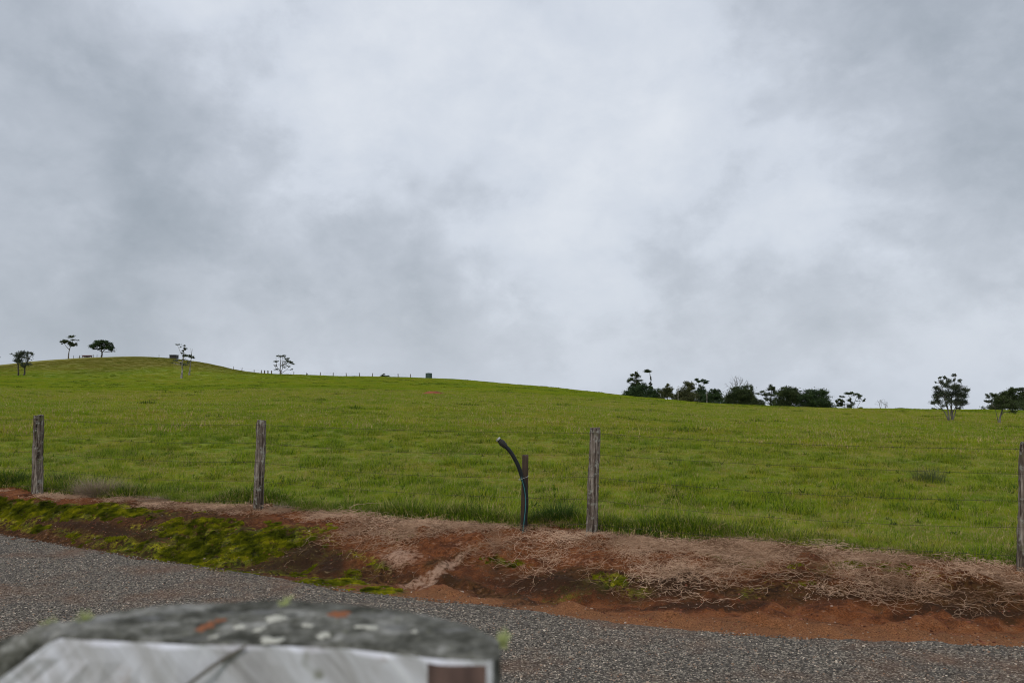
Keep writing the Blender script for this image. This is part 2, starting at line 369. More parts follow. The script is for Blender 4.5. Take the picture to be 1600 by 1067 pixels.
# ------------------------------------------------------------------ road
m_road, nt, b = new_mat('chip_seal')
p = pos(nt)
vo = N(nt, 'ShaderNodeTexVoronoi', ins={'Vector': p, 'Scale': 75.0}); vo2 = N(nt, 'ShaderNodeTexVoronoi', ins={'Vector': p, 'Scale': 140.0})
st = N(nt, 'ShaderNodeSeparateColor', ins={0: vo.outputs['Color']}).outputs[0]
c = ramp(nt, st, [(.0, (.030, .025, .019)), (.35, (.090, .075, .058)), (.7, (.19, .162, .128)), (.95, (.42, .36, .28))])
c = mix(nt, mapr(nt, vo.outputs['Distance'], .35, .75, 0, .8), c, (.030, .026, .024))
red = mapr(nt, noise(nt, p, .9, 5, .65), .50, .66, 0, .55)
c = mix(nt, red, c, (.15, .070, .035))
setc(nt, b, c, .85, math_(nt, 'SUBTRACT', 1.0, vo.outputs['Distance']), .9, .008, spec=.3)
aa = np.linspace(-34, 34, 1400)
rows = []
edges = road_s(aa)+.20*(fbm(aa, aa*0, 1.3, 4, 61)-.5)+.09*(fbm(aa, aa*0+9, 9, 3, 62)-.5)
ts = np.r_[0, .05, .2, np.linspace(.6, 7.4, 12)]
VR = []
for t in ts:
    xs = FO[0]+fd[0]*aa+fn[0]*(edges-t); ys = FO[1]+fd[1]*aa+fn[1]*(edges-t)
    VR.append(np.c_[xs, ys, H(xs, ys)*(1 if t < .3 else 0)+(.0 if t == 0 else .006)])
VR = np.concatenate(VR); n = len(aa); k = len(ts)
ii, jj = np.meshgrid(np.arange(k-1), np.arange(n-1), indexing='ij')
Q = np.stack([ii*n+jj, (ii+1)*n+jj, (ii+1)*n+jj+1, ii*n+jj+1], -1).reshape(-1, 4)
me = mesh_np('road', VR, Q, m_road, smooth=True); ro = bpy.data.objects.new('road', me); COL.objects.link(ro)
tag(ro, 'grey chip sealed country road of loose stone', kind='structure')

# ------------------------------------------------------------------ scattering (uncountable ground cover only)
def lib(name, objs):
    c = bpy.data.collections.new(name)
    for i, o in enumerate(objs):
        o.name = '%s_%02d' % (name, i); c.objects.link(o)
    return c
def scatter(name, pts, rotz, scl, idx, coll, mat, label, tilt=None):
    me = bpy.data.meshes.new(name); n = len(pts); me.vertices.add(n); me.vertices.foreach_set('co', np.asarray(pts, np.float32).ravel())
    rot = np.zeros((n, 3), np.float32); rot[:, 2] = rotz
    if tilt is not None:                                            # lay the piece on the slope
        x_, y_ = pts[:, 0], pts[:, 1]; hx = (H(x_+tilt, y_, False)-H(x_-tilt, y_, False))/(2*tilt); hy = (H(x_, y_+tilt, False)-H(x_, y_-tilt, False))/(2*tilt)
        nn = np.c_[-hx, -hy, np.ones(n)]; nn /= np.linalg.norm(nn, axis=1)[:, None]; ax = np.c_[np.ones(n), np.zeros(n), hx]; ax /= np.linalg.norm(ax, axis=1)[:, None]; ay = np.cross(nn, ax)
        c, s_ = np.cos(rotz)[:, None], np.sin(rotz)[:, None]; r0 = c*ax+s_*ay; r1 = -s_*ax+c*ay
        rot[:, 1] = -np.arcsin(np.clip(r0[:, 2], -1, 1)); rot[:, 0] = np.arctan2(r1[:, 2], nn[:, 2]); rot[:, 2] = np.arctan2(r0[:, 1], r0[:, 0])
    a = me.attributes.new('rot', 'FLOAT_VECTOR', 'POINT'); a.data.foreach_set('vector', rot.ravel())
    sc = np.asarray(scl, np.float32)
    if sc.ndim == 1: sc = np.c_[sc, sc, sc]
    a = me.attributes.new('scl', 'FLOAT_VECTOR', 'POINT'); a.data.foreach_set('vector', sc.astype(np.float32).ravel())
    a = me.attributes.new('idx', 'INT', 'POINT'); a.data.foreach_set('value', np.asarray(idx, np.int32))
    me.materials.append(mat)
    o = bpy.data.objects.new(name, me); COL.objects.link(o); tag(o, label, kind='stuff')
    ng = bpy.data.node_groups.new(name+'_scatter', 'GeometryNodeTree')
    ng.interface.new_socket('Geometry', in_out='INPUT', socket_type='NodeSocketGeometry')
    ng.interface.new_socket('Geometry', in_out='OUTPUT', socket_type='NodeSocketGeometry')
    gi = ng.nodes.new('NodeGroupInput'); g2 = ng.nodes.new('NodeGroupOutput')
    ci = ng.nodes.new('GeometryNodeCollectionInfo'); ci.inputs['Collection'].default_value = coll
    ci.inputs['Separate Children'].default_value = True; ci.inputs['Reset Children'].default_value = True
    ip = ng.nodes.new('GeometryNodeInstanceOnPoints'); ip.inputs['Pick Instance'].default_value = True
    def na_(nm, dt):
        q = ng.nodes.new('GeometryNodeInputNamedAttribute'); q.data_type = dt; q.inputs['Name'].default_value = nm; return q.outputs['Attribute']
    ng.links.new(gi.outputs[0], ip.inputs['Points']); ng.links.new(ci.outputs[0], ip.inputs['Instance'])
    ng.links.new(na_('idx', 'INT'), ip.inputs['Instance Index']); ng.links.new(na_('scl', 'FLOAT_VECTOR'), ip.inputs['Scale'])
    e2r = ng.nodes.new('FunctionNodeEulerToRotation'); ng.links.new(na_('rot', 'FLOAT_VECTOR'), e2r.inputs[0])
    ng.links.new(e2r.outputs[0], ip.inputs['Rotation'])
    ng.links.new(ip.outputs[0], g2.inputs[0])
    md = o.modifiers.new('scatter', 'NODES'); md.node_group = ng
    return o

def blade_mat(name, colf, trans=.35, rough=.6):
    m = bpy.data.materials.new(name); m.use_nodes = True; nt = m.node_tree; nt.nodes.clear()
    c = colf(nt)
    pb = N(nt, 'ShaderNodeBsdfPrincipled', ins={'Base Color': c, 'Roughness': rough, 'Specular IOR Level': .08})
    tr = N(nt, 'ShaderNodeBsdfTranslucent', ins={'Color': c})
    mx = N(nt, 'ShaderNodeMixShader', ins={0: trans, 1: pb.outputs[0], 2: tr.outputs[0]})
    N(nt, 'ShaderNodeOutputMaterial', ins={0: mx.outputs[0]}); return m
def green(nt):
    c = field_colour(nt, pos(nt)); r = N(nt, 'ShaderNodeObjectInfo').outputs['Random']
    c = mix(nt, mapr(nt, r, 0, 1, 0, .35), c, (.12, .24, .012)); r2 = math_(nt, 'FRACT', math_(nt, 'MULTIPLY', r, 7.3))
    p = pos(nt); sp = N(nt, 'ShaderNodeSeparateXYZ', ins={0: p})
    hill = mapr(nt, math_(nt, 'ADD', sp.outputs[2], math_(nt, 'MULTIPLY', noise(nt, p, .06, 4, .6), 7)), 9.0, 12.0)
    c = mix(nt, math_(nt, 'MULTIPLY', hill, .75), c, (.165, .135, .026))
    return mix(nt, mapr(nt, r2, .75, 1, 0, .6), c, (.30, .27, .06))
def lush(nt):
    r = N(nt, 'ShaderNodeObjectInfo').outputs['Random']
    return ramp(nt, r, [(0, (.030, .062, .008)), (.5, (.065, .120, .011)), (1, (.15, .19, .02))])
def straw(nt):
    r = N(nt, 'ShaderNodeObjectInfo').outputs['Random']
    return ramp(nt, r, [(0, (.32, .22, .09)), (.5, (.48, .36, .17)), (1, (.38, .32, .09))])
def pinkstraw(nt):
    r = N(nt, 'ShaderNodeObjectInfo').outputs['Random']
    return ramp(nt, r, [(0, (.14, .075, .04)), (.45, (.40, .25, .155)), (1, (.70, .49, .34))])
M_green = blade_mat('pasture_blade', green, .45); M_lush = blade_mat('lush_blade', lush)
M_straw = blade_mat('straw_blade', straw, .2); M_pink = blade_mat('dead_runner', pinkstraw, .1, .8)
def mossf(nt):
    n_ = noise(nt, pos(nt), 5, 6, .7)
    return ramp(nt, n_, [(.34, (.025, .030, .003)), (.43, (.085, .100, .006)), (.53, (.18, .19, .008)), (.65, (.38, .35, .013))])
M_moss = blade_mat('moss_frond', mossf, .3, .8)

def tuft(n, h, rad, wd, lean=.5, mats=((0, 1.0),), stalks=0, sm=1, hv=.5):
    v = []; f = []; m = []
    for i in range(n+stalks):
        st_ = i >= n
        a = random.uniform(0, 6.283); q = rad*math.sqrt(random.random()); x, y = q*math.cos(a), q*math.sin(a)
        hd = a+random.gauss(0, 1.1); L = h*random.uniform(1-hv, 1+hv*.5); ln = random.uniform(.1, 1)*lean
        if st_: L = h*random.uniform(1.3, 2.0); ln *= .5
        w_ = wd*random.uniform(.7, 1.3)*(.5 if st_ else 1); dx, dy = math.cos(hd), math.sin(hd)
        tx, ty = -dy, dx; tw = random.uniform(-.6, .6); tx += tw*dx; ty += tw*dy
        b0 = len(v); px_, pz = 0., -.02*h; ang = ln*.3
        for k in range(4):
            ww = w_*(1, .85, .55, .0)[k]/2
            if st_: ww = w_*(.45, .4, .3, .12)[k]/2+.0004
            cx, cy = x+dx*px_, y+dy*px_
            if k < 3 or st_: v.append((cx-tx*ww, cy-ty*ww, pz)); v.append((cx+tx*ww, cy+ty*ww, pz))
            else: v.append((cx, cy, pz))
            px_ += math.sin(ang)*L/3; pz += math.cos(ang)*L/3; ang += ln*.75
        f.append((b0, b0+1, b0+3, b0+2)); f.append((b0+2, b0+3, b0+5, b0+4)); f.append((b0+4, b0+5, b0+6) if not st_ else (b0+4, b0+5, b0+7, b0+6))
        r = random.random(); mi = mats[0][0]
        for (k_, pr) in mats:
            if r < pr: mi = k_; break
            r -= pr
        if st_: mi = sm
        m += [mi]*3
    me = bpy.data.meshes.new('tuft'); me.from_pydata(v, [], f)
    for mm in (M_green, M_straw, M_lush): me.materials.append(mm)
    me.polygons.foreach_set('material_index', m)
    return bpy.data.objects.new('tuft', me)

def polar_pts(n, r0, r1, azm=43, power=2.0):
    """n points in a fan, density falling as r**(power-2) ... power 2 = even cover"""
    az = np.radians(RNG.uniform(-azm, azm, n)); u = RNG.random(n)
    r = (r0**power+u*(r1**power-r0**power))**(1/power) if power > 0 else r0*(r1/r0)**u
    return np.sin(az)*r, np.cos(az)*r, r
def keep_field(X, Y, smin=.15):
    a, s0 = fcoords(X, Y); s = s0-fence_s(a)
    left = sstep(1.5, -2.5, a)
    edge_n = s+.32*(fbm(X, Y, 2.2, 3, 41)-.5)-.05*left
    return edge_n, s, left

LB = lib('pasture_tuft', [
    tuft(46, .10, .15, .0055, 2.6, ((0, .9), (1, .1))), tuft(50, .09, .17, .005, 2.9, ((0, .93), (1, .07))),
    tuft(42, .12, .14, .0055, 2.3, ((0, .85), (1, .15)), 1), tuft(46, .10, .16, .006, 2.7, ((0, .97), (1, .03))),
    tuft(44, .14, .15, .006, 2.4, ((0, .55), (2, .42), (1, .03))), tuft(44, .12, .16, .005, 2.5, ((1, .5), (0, .5)), 2),
    tuft(64, .20, .17, .0065, 2.9, ((2, .8), (0, .15), (1, .05))), tuft(60, .22, .16, .006, 3.1, ((2, .60), (0, .2), (1, .20)), 1),
    tuft(16, .13, .05, .022, 2.2, ((2, .9), (0, .1))), tuft(7, .17, .16, .004, 1.7, ((1, 1),), 3)])
# near pasture
X, Y, r = polar_pts(72000, 6.5, 40, 46, 1.05)
en, s, left = keep_field(X, Y); k = (en > .27) & (RNG.random(len(X)) < sstep(41, 26, r)+.12); X, Y, r, s = X[k], Y[k], r[k], s[k]
cl = fbm(X, Y, .9, 3, 71); cl2 = fbm(X, Y, .25, 2, 75)
idx = RNG.integers(0, 4, len(X)); u = RNG.random(len(X))
idx = np.where((cl > .66) & (u < .3), 4, idx); idx = np.where((cl2 > .52) & (u > .6), 5, idx); idx = np.where((cl > .70) & (u < .12), 6, idx)
sc_ = RNG.uniform(.6, 1.2, len(X))*(.62+.10*sstep(.45, .75, cl)+.45*sstep(.5, .8, fbm(X, Y, 3.2, 2, 78)))
idx = np.where(fbm(X, Y, 3.2, 2, 78) > .64, 4, idx); idx = np.where(RNG.random(len(X)) < .08+.30*sstep(.52, .66, fbm(X, Y, 1.1, 3, 88)), 5, idx); idx = np.where(RNG.random(len(X)) < .025, 8, idx); idx = np.where(RNG.random(len(X)) < .02+.05*(cl2 > .55), 9, idx)
scatter('pasture_grass', np.c_[X, Y, H(X, Y)], RNG.uniform(0, 6.28, len(X)), sc_, idx, LB, M_green, 'short green pasture grass beyond the wire fence')
# tall rank edge under the fence
a_ = RNG.uniform(-16, 12, 7500); s1 = .24+RNG.gamma(1.5, .15, 7500)
fs1 = fence_s(a_); X = FO[0]+fd[0]*a_+fn[0]*(fs1+s1); Y = FO[1]+fd[1]*a_+fn[1]*(fs1+s1)
en, s, left = keep_field(X, Y); cl = fbm(X, Y, 1.1, 3, 81); k = (en > .26) & (RNG.random(len(X)) < .35+cl); X, Y, s, cl = X[k], Y[k], s[k], cl[k]
scatter('fence_line_grass', np.c_[X, Y, H(X, Y)-.01], RNG.uniform(0, 6.28, len(X)), RNG.uniform(.6, 1.1, len(X))*(.45+.65*sstep(.35, .7, cl)), np.where(RNG.random(len(X)) < .72, 6, 7), LB, M_lush, 'tall dark green rank grass along the foot of the fence')
# middle and far pasture: broader, lower patches
LM = lib('field_patch', [tuft(90, .08, .38, .014, 1.8, ((0, .95), (1, .05))), tuft(90, .07, .42, .015, 1.9, ((0, .97), (1, .03))), tuft(80, .10, .36, .014, 1.6, ((0, .8), (1, .2)), 2), tuft(90, .14, .28, .016, 1.5, ((2, .7), (0, .3)), 1)])
X, Y, r = polar_pts(48000, 24, 95, 44, 1.2)
cl = fbm(X, Y, .35, 3, 91); u = RNG.random(len(X)); idx = RNG.integers(0, 3, len(X)); idx = np.where((cl > .66) & (u < .12), 3, idx)
scatter('field_grass', np.c_[X, Y, H(X, Y)], RNG.uniform(0, 6.28, len(X)), RNG.uniform(.7, 1.3, len(X))*(.85+.7*sstep(.55, .75, fbm(X, Y, 1.2, 2, 79))), idx, LM, M_green, 'grass of the open pasture in the middle distance', .3)
LF = lib('slope_patch', [tuft(80, .07, .55, .035, 1.8), tuft(80, .06, .6, .035, 1.9), tuft(60, .15, .35, .04, 1.4, ((2, .7), (0, .3)))])
X, Y, r = polar_pts(80000, 85, 245, 42, 1.3)
rc = np.interp(np.arctan2(X, Y), TS[0], TS[1]); k = r < rc*1.05
ds = np.hypot((X-sc0.x)/2.2, (Y-sc0.y)/6); k &= ds > 1
X, Y, r = X[k], Y[k], r[k]; u = RNG.random(len(X)); idx = np.where(u < .5, 0, 1); idx = np.where((fbm(X, Y, .2, 3, 93) > .66) & (u < .22), 2, idx)
scatter('slope_grass', np.c_[X, Y, H(X, Y)], RNG.uniform(0, 6.28, len(X)), RNG.uniform(.7, 1.5, len(X)), idx, LF, M_green, 'grass of the far slopes up to the skyline', .8)

# dead runners hanging down the red bank
def runner_mat(n, rad, L, th):
    mb = MB()
    for i in range(n):
        a = random.uniform(0, 6.283); q = rad*math.sqrt(random.random())*.7; x, y = q*math.cos(a), q*math.sin(a); z = random.uniform(.0, .04)
        hd = random.uniform(0, 6.283); pts = [(x, y, z)]; l = 0; LL = L*random.uniform(.5, 1.2)
        while l < LL:
            st_ = random.uniform(.025, .06); hd += random.choice((-1, 1))*random.uniform(.2, .75); l += st_
            x += math.cos(hd)*st_; y += math.sin(hd)*st_; z = min(max(z+random.gauss(0, .012), .0), .07); pts.append((x, y, z))
            if random.random() < .45:
                h2 = hd+random.choice((-1, 1))*random.uniform(.7, 1.4); q = random.uniform(.02, .06)
                mb.tube([(x, y, z), (x+math.cos(h2)*q, y+math.sin(h2)*q, z+random.uniform(-.005, .025))], (th*.8, th*.3), 3, False)
        mb.tube(pts, [th]*len(pts), 3, False)
    return mb.build('runner', M_pink, link=False)
def litter(n, rad):
    mb = MB()
    for i in range(n):
        x, y = random.gauss(0, rad*.5), random.gauss(0, rad*.5); h = random.uniform(0, 6.28); q = random.uniform(.03, .10); z = random.uniform(.0, .03)
        mb.tube([(x, y, z), (x+math.cos(h)*q*.5, y+math.sin(h)*q*.5, z+random.uniform(.0, .02)), (x+math.cos(h+.4)*q, y+math.sin(h+.4)*q, z+random.uniform(-.01, .02))], (.0012, .0014, .0008), 3, False)
    return mb.build('litter', M_pink, link=False)
LR = lib('dead_runner', [runner_mat(10, .20, .34, .00115) for _ in range(4)]+[litter(130, .24) for _ in range(3)])
def verge_pts(n, a0, a1, q0, q1):
    a = RNG.uniform(a0, a1, n); q = RNG.uniform(q0, q1, n); fs1 = fence_s(a); rs1 = road_s(a); s0 = rs1+(fs1-rs1)*q
    return FO[0]+fd[0]*a+fn[0]*s0, FO[1]+fd[1]*a+fn[1]*s0, a, q
X, Y, a_, q_ = verge_pts(7500, -15, 12, .25, 1.18)
right = sstep(-.9, .6, a_); dn = fbm(X, Y, 1.4, 3, 101)
cover = right*np.exp(-((q_-.93)/.30)**2)*(q_ > .38)+(1-right)*.30*np.exp(-((q_-1.0)/.13)**2)*(.35+sstep(-5, -2.6, a_))
cover = cover*(.25+1.6*sstep(.33, .62, dn))
k = RNG.random(len(X)) < cover*.50; X, Y, q_ = X[k], Y[k], q_[k]
u = RNG.random(len(X)); idx = np.where(u < .75-.55*sstep(.6, .9, q_), RNG.integers(0, 4, len(X)), RNG.integers(4, 7, len(X)))
scatter('dead_grass', np.c_[X, Y, H(X, Y)], RNG.uniform(0, 6.28, len(X)), RNG.uniform(.7, 1.25, len(X)), idx, LR, M_pink, 'dead straw coloured grass runners over the red soil bank', .12)

# moss fronds
def moss_tuft(n, rad, h):
    v = []; f = []
    for i in range(n):
        a = random.uniform(0, 6.28); q = rad*math.sqrt(random.random()); x, y = q*math.cos(a), q*math.sin(a); hd = random.uniform(0, 6.28); L = h*random.uniform(.5, 1.3); b0 = len(v); w_ = .0035
        dx, dy = math.cos(hd)*L*.5, math.sin(hd)*L*.5
        v += [(x-w_, y, -.003), (x+w_, y, -.003), (x+dx*.5+w_*.8, y+dy*.5, L*.6), (x+dx*.5-w_*.8, y+dy*.5, L*.6), (x+dx, y+dy, L*.9)]
        f += [(b0, b0+1, b0+2, b0+3), (b0+3, b0+2, b0+4)]
    me = bpy.data.meshes.new('moss'); me.from_pydata(v, [], f); me.materials.append(M_moss); return bpy.data.objects.new('moss', me)
LMo = lib('moss_cushion', [moss_tuft(60, .03, .008) for _ in range(3)])
X, Y, a_, q_ = verge_pts(42000, -9, 9, .0, 1.05)
mz = zone(X, Y, MOSS); mz = np.where(mz > .12, mz, -9)-1.0*zone(X, Y, DARK); k = mz+(fbm(X, Y, 5, 4, 111)-.5)*2.4 > .62+.5*(RNG.random(len(X))-.5); X, Y = X[k], Y[k]
scatter('moss', np.c_[X, Y, H(X, Y)], RNG.uniform(0, 6.28, len(X)), RNG.uniform(.6, 1.5, len(X)), RNG.integers(0, 3, len(X)), LMo, M_moss, 'yellow green moss covering parts of the roadside bank', .08)

# loose stones
m_stone, nt, b = new_mat('road_stone'); r = N(nt, 'ShaderNodeObjectInfo').outputs['Random']
c = ramp(nt, r, [(0, (.026, .022, .018)), (.3, (.085, .073, .058)), (.62, (.17, .148, .120)), (.86, (.31, .27, .215)), (.92, (.24, .13, .075)), (1, (.66, .58, .47))])
c = mix(nt, mapr(nt, noise(nt, pos(nt), .9, 4, .6), .50, .66, 0, .5), c, (.15, .080, .042))
setc(nt, b, c, .75, spec=.3)
def stone():
    t = (1+5**.5)/2; vs = [(-1,t,0),(1,t,0),(-1,-t,0),(1,-t,0),(0,-1,t),(0,1,t),(0,-1,-t),(0,1,-t),(t,0,-1),(t,0,1),(-t,0,-1),(-t,0,1)]
    fs = [(0,11,5),(0,5,1),(0,1,7),(0,7,10),(0,10,11),(1,5,9),(5,11,4),(11,10,2),(10,7,6),(7,1,8),(3,9,4),(3,4,2),(3,2,6),(3,6,8),(3,8,9),(4,9,5),(2,4,11),(6,2,10),(8,6,7),(9,8,1)]
    sx, sy, sz = random.uniform(.8, 1.3), random.uniform(.7, 1), random.uniform(.45, .75)
    me = bpy.data.meshes.new('stone'); me.from_pydata([tuple(np.array(v_)/1.9*random.uniform(.8, 1.15)*np.array((sx, sy, sz))) for v_ in vs], [], fs); me.materials.append(m_stone); return bpy.data.objects.new('stone', me)
LS = lib('road_stone', [stone() for _ in range(6)])
X, Y, r = polar_pts(150000, 4.2, 13, 43, 1.4)
a_, s0 = fcoords(X, Y); e = s0-road_s(a_); k = (e < .02) | ((RNG.random(len(X)) < .16*np.exp(-np.maximum(e, 0)/.16)) & (e < 1)); X, Y, e = X[k], Y[k], e[k]
sc_ = RNG.uniform(.0045, .0085, len(X)); sc_ *= np.where(RNG.random(len(X)) < .03, 1.6, 1)
scatter('road_gravel', np.c_[X, Y, H(X, Y)+.007*(e < 0)+.001], RNG.uniform(0, 6.28, len(X)), sc_, RNG.integers(0, 6, len(X)), LS, m_stone, 'loose grey stone chips on the road surface')
X, Y, a_, q_ = verge_pts(16000, -9, 7, -.05, .85)
kk = RNG.random(len(X)) < .25+.75*(fbm(X, Y, 2.5, 3, 121) > .52); X, Y = X[kk], Y[kk]
m_clod, nt, b = new_mat('soil_clod'); r = N(nt, 'ShaderNodeObjectInfo').outputs['Random']
setc(nt, b, ramp(nt, r, [(0, (.04, .016, .010)), (.6, (.15, .05, .028)), (.93, (.24, .10, .06)), (1, (.42, .36, .30))]), .95, spec=.1)
cl_ = [stone() for _ in range(4)]
for o in cl_: o.data.materials.clear(); o.data.materials.append(m_clod)
LC = lib('soil_clod', cl_)
scatter('soil_crumbs', np.c_[X, Y, H(X, Y)], RNG.uniform(0, 6.28, len(X)), RNG.uniform(.003, .008, len(X))*np.where(RNG.random(len(X)) < .06, 2.2, 1), RNG.integers(0, 4, len(X)), LC, m_clod, 'crumbs of red soil and small stones on the verge')

# ------------------------------------------------------------------ fence
m_wood, nt, b = new_mat('weathered_post_wood'); oc = objc(nt)
info = N(nt, 'ShaderNodeObjectInfo').outputs['Random']
oc2 = N(nt, 'ShaderNodeVectorMath', operation='ADD', ins={0: oc, 1: N(nt, 'ShaderNodeCombineXYZ', ins={0: math_(nt, 'MULTIPLY', info, 9.0)}).outputs[0]}).outputs[0]
g1 = noise(nt, scaled(nt, oc2, (38, 38, 2.6)), 1, 5, .65); g2 = noise(nt, scaled(nt, oc2, (95, 95, 5)), 1, 4, .6); lc = noise(nt, oc2, 16, 5, .65)
c = ramp(nt, g1, [(.33, (.012, .009, .006)), (.43, (.075, .056, .042)), (.54, (.175, .140, .110)), (.70, (.38, .33, .275))])
c = mix(nt, mapr(nt, g2, .3, .45, .6, 0), c, (.03, .024, .02))
c = mix(nt, mapr(nt, lc, .55, .66, 0, .75), c, (.33, .335, .285)); c = mix(nt, mapr(nt, noise(nt, oc2, 9, 4), .60, .68, 0, .5), c, (.12, .13, .05))
setc(nt, b, c, .95, math_(nt, 'ADD', g1, math_(nt, 'MULTIPLY', g2, .5)), .9, .012, spec=.15)
m_wire, nt, b = new_mat('rusty_wire'); setc(nt, b, ramp(nt, noise(nt, pos(nt), 30), [(.4, (.035, .028, .024)), (.65, (.11, .075, .055))]), .7, metal=.4)
def post_mesh(foot, top, rad, seed, crack, depth=.25, squareness=.25):
    rr = random.Random(seed); mb = MB(); n = 28; rows = 26
    ph = [rr.uniform(0, 6.28) for _ in range(6)]; am = [rr.uniform(.02, .06) for _ in range(4)]
    foot = Vector(foot)-(Vector(top)-Vector(foot)).normalized()*depth; ax = Vector(top)-foot
    pts = [foot+ax*(i/(rows-1)) for i in range(rows)]
    pts += [pts[-1]+ax.normalized()*.004]
    bend = [Vector((math.sin(i*.5+ph[4])*.003, 0, 0)) for i in range(rows+1)]; pts = [p_+b_ for p_, b_ in zip(pts, bend)]
    kk = {}
    def rf(i, k):
        t = 2*math.pi*k/n; z = i/(rows-1)
        r_ = 1+am[0]*math.sin(2*t+ph[0]+z)+am[1]*math.sin(3*t+ph[1])+am[2]*math.sin(7*t+ph[2]+z*3)*.7
        r_ *= 1+squareness*(abs(math.cos(t*2+ph[5]))**2-.5)*.35
        for ct, cw, cd_ in crack:
            d = (t-ct-.15*math.sin(z*7+ph[3])+math.pi) % (2*math.pi)-math.pi
            r_ *= 1-cd_*math.exp(-(d/cw)**2)
        if (i, k) not in kk: kk[(i, k)] = rr.gauss(0, .045)
        r_ *= 1+kk[(i, k)]
        if i >= rows-1: r_ *= .93 if i == rows-1 else .5
        return r_*(1.06-.10*z)
    mb.tube(pts, [rad]*(len(pts)), n, True, 0, rf)
    # splintered rim
    for q in range(n*(rows-2), n*(rows)): mb.v[q] = mb.v[q]+Vector((0, 0, rr.uniform(-.012, .008)))
    return mb
fence = empty('wire_fence', tuple(FP[0])); tag(fence, 'wire fence on weathered grey posts between the road verge and the pasture', 'fence')
tops = [P(60.5, 649, FP[0].y), P(409, 657, FP[1].y), P(930, 668.5, FP[2].y), P(1605, 692, FP[3].y)]
posts = [(FP[0], tops[0], .066, 1, [(4.9, .10, .30)]), (FP[1], tops[1], .058, 2, [(4.5, .10, .18), (5.3, .08, .12)]), (FP[2], tops[2], .055, 3, [(5.2, .10, .14)]), (FP[3], tops[3], .060, 4, [(4.3, .12, .15)])]
def ext(p0, p1, k):                                                # next posts out of frame, for the wires to run to
    q = p1+(p1-p0)*k; return Vector((q.x, q.y, Hs(q.x, q.y)))
eL = ext(FP[1], FP[0], 1.0); eR = ext(FP[2], FP[3], 1.0)
posts = [(eL, eL+Vector((.02, 0, 1.15)), .06, 8, [])]+posts+[(eR, eR+Vector((.0, 0, 1.15)), .06, 9, [])]
for (f0, t0, rd, sd_, cr) in posts:
    f1 = Vector((f0.x, f0.y, min(f0.z, Hs(f0.x, f0.y))))
    o = post_mesh(f0, t0, rd, sd_, cr).build('fence_post', m_wood, fence)
    o.data.transform(Matrix.Translation(fence.location-f0)); o.location = f0-fence.location
WH = [.955, .76, .555, .35, .13]
for hi, h in enumerate(WH):
    mb = MB(); pts = []
    for i in range(len(posts)-1):
        (f0, t0, *_), (f1, t1, *_) = posts[i], posts[i+1]
        A0 = f0.lerp(t0, h); A1 = f1.lerp(t1, h); nrm = Vector((fn[0], fn[1], 0)); off = nrm*.0
        A0 = A0-nrm*.064; A1 = A1-nrm*.064
        for j in range(20):
            t = j/20; pts.append(A0.lerp(A1, t)-Vector((0, 0, (.035+.012*hi)*4*t*(1-t)*random.Random(i*9+hi).uniform(.4, 1.3))))
    pts.append(A1); mb.tube(pts, .0014, 4, False)
    if hi in (0, 2):                                               # barbs
        for i in range(len(pts)-1):
            for q in (.0, .5):
                c_ = pts[i].lerp(pts[i+1], q)
                mb.tube([c_+Vector((-.004, .0, -.014)), c_+Vector((.004, 0, .014))], .0011, 3, False); mb.tube([c_+Vector((.003, -.012, .004)), c_+Vector((-.003, .012, -.004))], .0011, 3, False)
    mb.build('wire', m_wire, fence)

# ------------------------------------------------------------------ stake and pipe
Y = 8.72; sf = ground(818, 829); Y = sf.y
m_stake, nt, b = new_mat('brown_stake_wood'); oc = objc(nt); g1 = noise(nt, scaled(nt, oc, (45, 45, 3)), 1, 4, .6)
setc(nt, b, ramp(nt, g1, [(.3, (.030, .020, .014)), (.55, (.072, .050, .034)), (.75, (.12, .085, .06))]), .85, g1, .5, .004, spec=.2)
st0 = P(818.5, 829, Y); st1 = P(821, 711, Y)
stake = empty('wooden_stake', tuple(st0)); tag(stake, 'short square brown wooden stake holding up the bent black pipe', 'stake')
mb = MB(); ax = st1-st0; hw = 5.2/FPX*Y/1.0
ring = []
for t, wq in ((-.2, 1.12), (0, 1.1), (.5, 1.02), (.985, .95), (1.0, .86)):
    c_ = st0+ax*t; q = []
    for dx, dy in ((-1, -.85), (-.85, -1), (.85, -1), (1, -.85), (1, .85), (.85, 1), (-.85, 1), (-1, .85)):
        q.append(c_+Vector((dx*hw*wq*.97, dy*hw*wq*.9+.034, 0)))
    ring.append(q)
for q in ring: mb.v += q
for i in range(len(ring)-1):
    for k in range(8): mb.f.append((i*8+k, i*8+(k+1) % 8, i*8+8+(k+1) % 8, i*8+8+k)); mb.m.append(0)
mb.f.append(tuple(32+k for k in range(8))); mb.m.append(0)
mb.build('stake_body', m_stake, stake)
m_pipe, nt, b = new_mat('black_poly_pipe'); setc(nt, b, mix(nt, mapr(nt, noise(nt, pos(nt), 25, 4), .5, .7, 0, .5), (.016, .018, .019), (.035, .038, .036)), .6, spec=.15)
m_strip, nt, b = new_mat('teal_stripe'); setc(nt, b, (.03, .17, .17), .5)
m_fit, nt, b = new_mat('dark_fitting'); setc(nt, b, mix(nt, noise(nt, pos(nt), 60, 3), (.014, .014, .014), (.045, .043, .038)), .6, spec=.2)
m_met, nt, b = new_mat('dull_galvanised_metal'); setc(nt, b, mix(nt, noise(nt, pos(nt), 80, 3), (.35, .35, .34), (.62, .62, .60)), .45, metal=.5)
PX = [(817, 842), (818.5, 829), (820.5, 812), (822.3, 794), (822.5, 777), (820, 760), (815.5, 745), (811, 731), (805, 718), (797, 705), (789.5, 697)]
pp = [P(x, y, Y-.045) for x, y in PX]
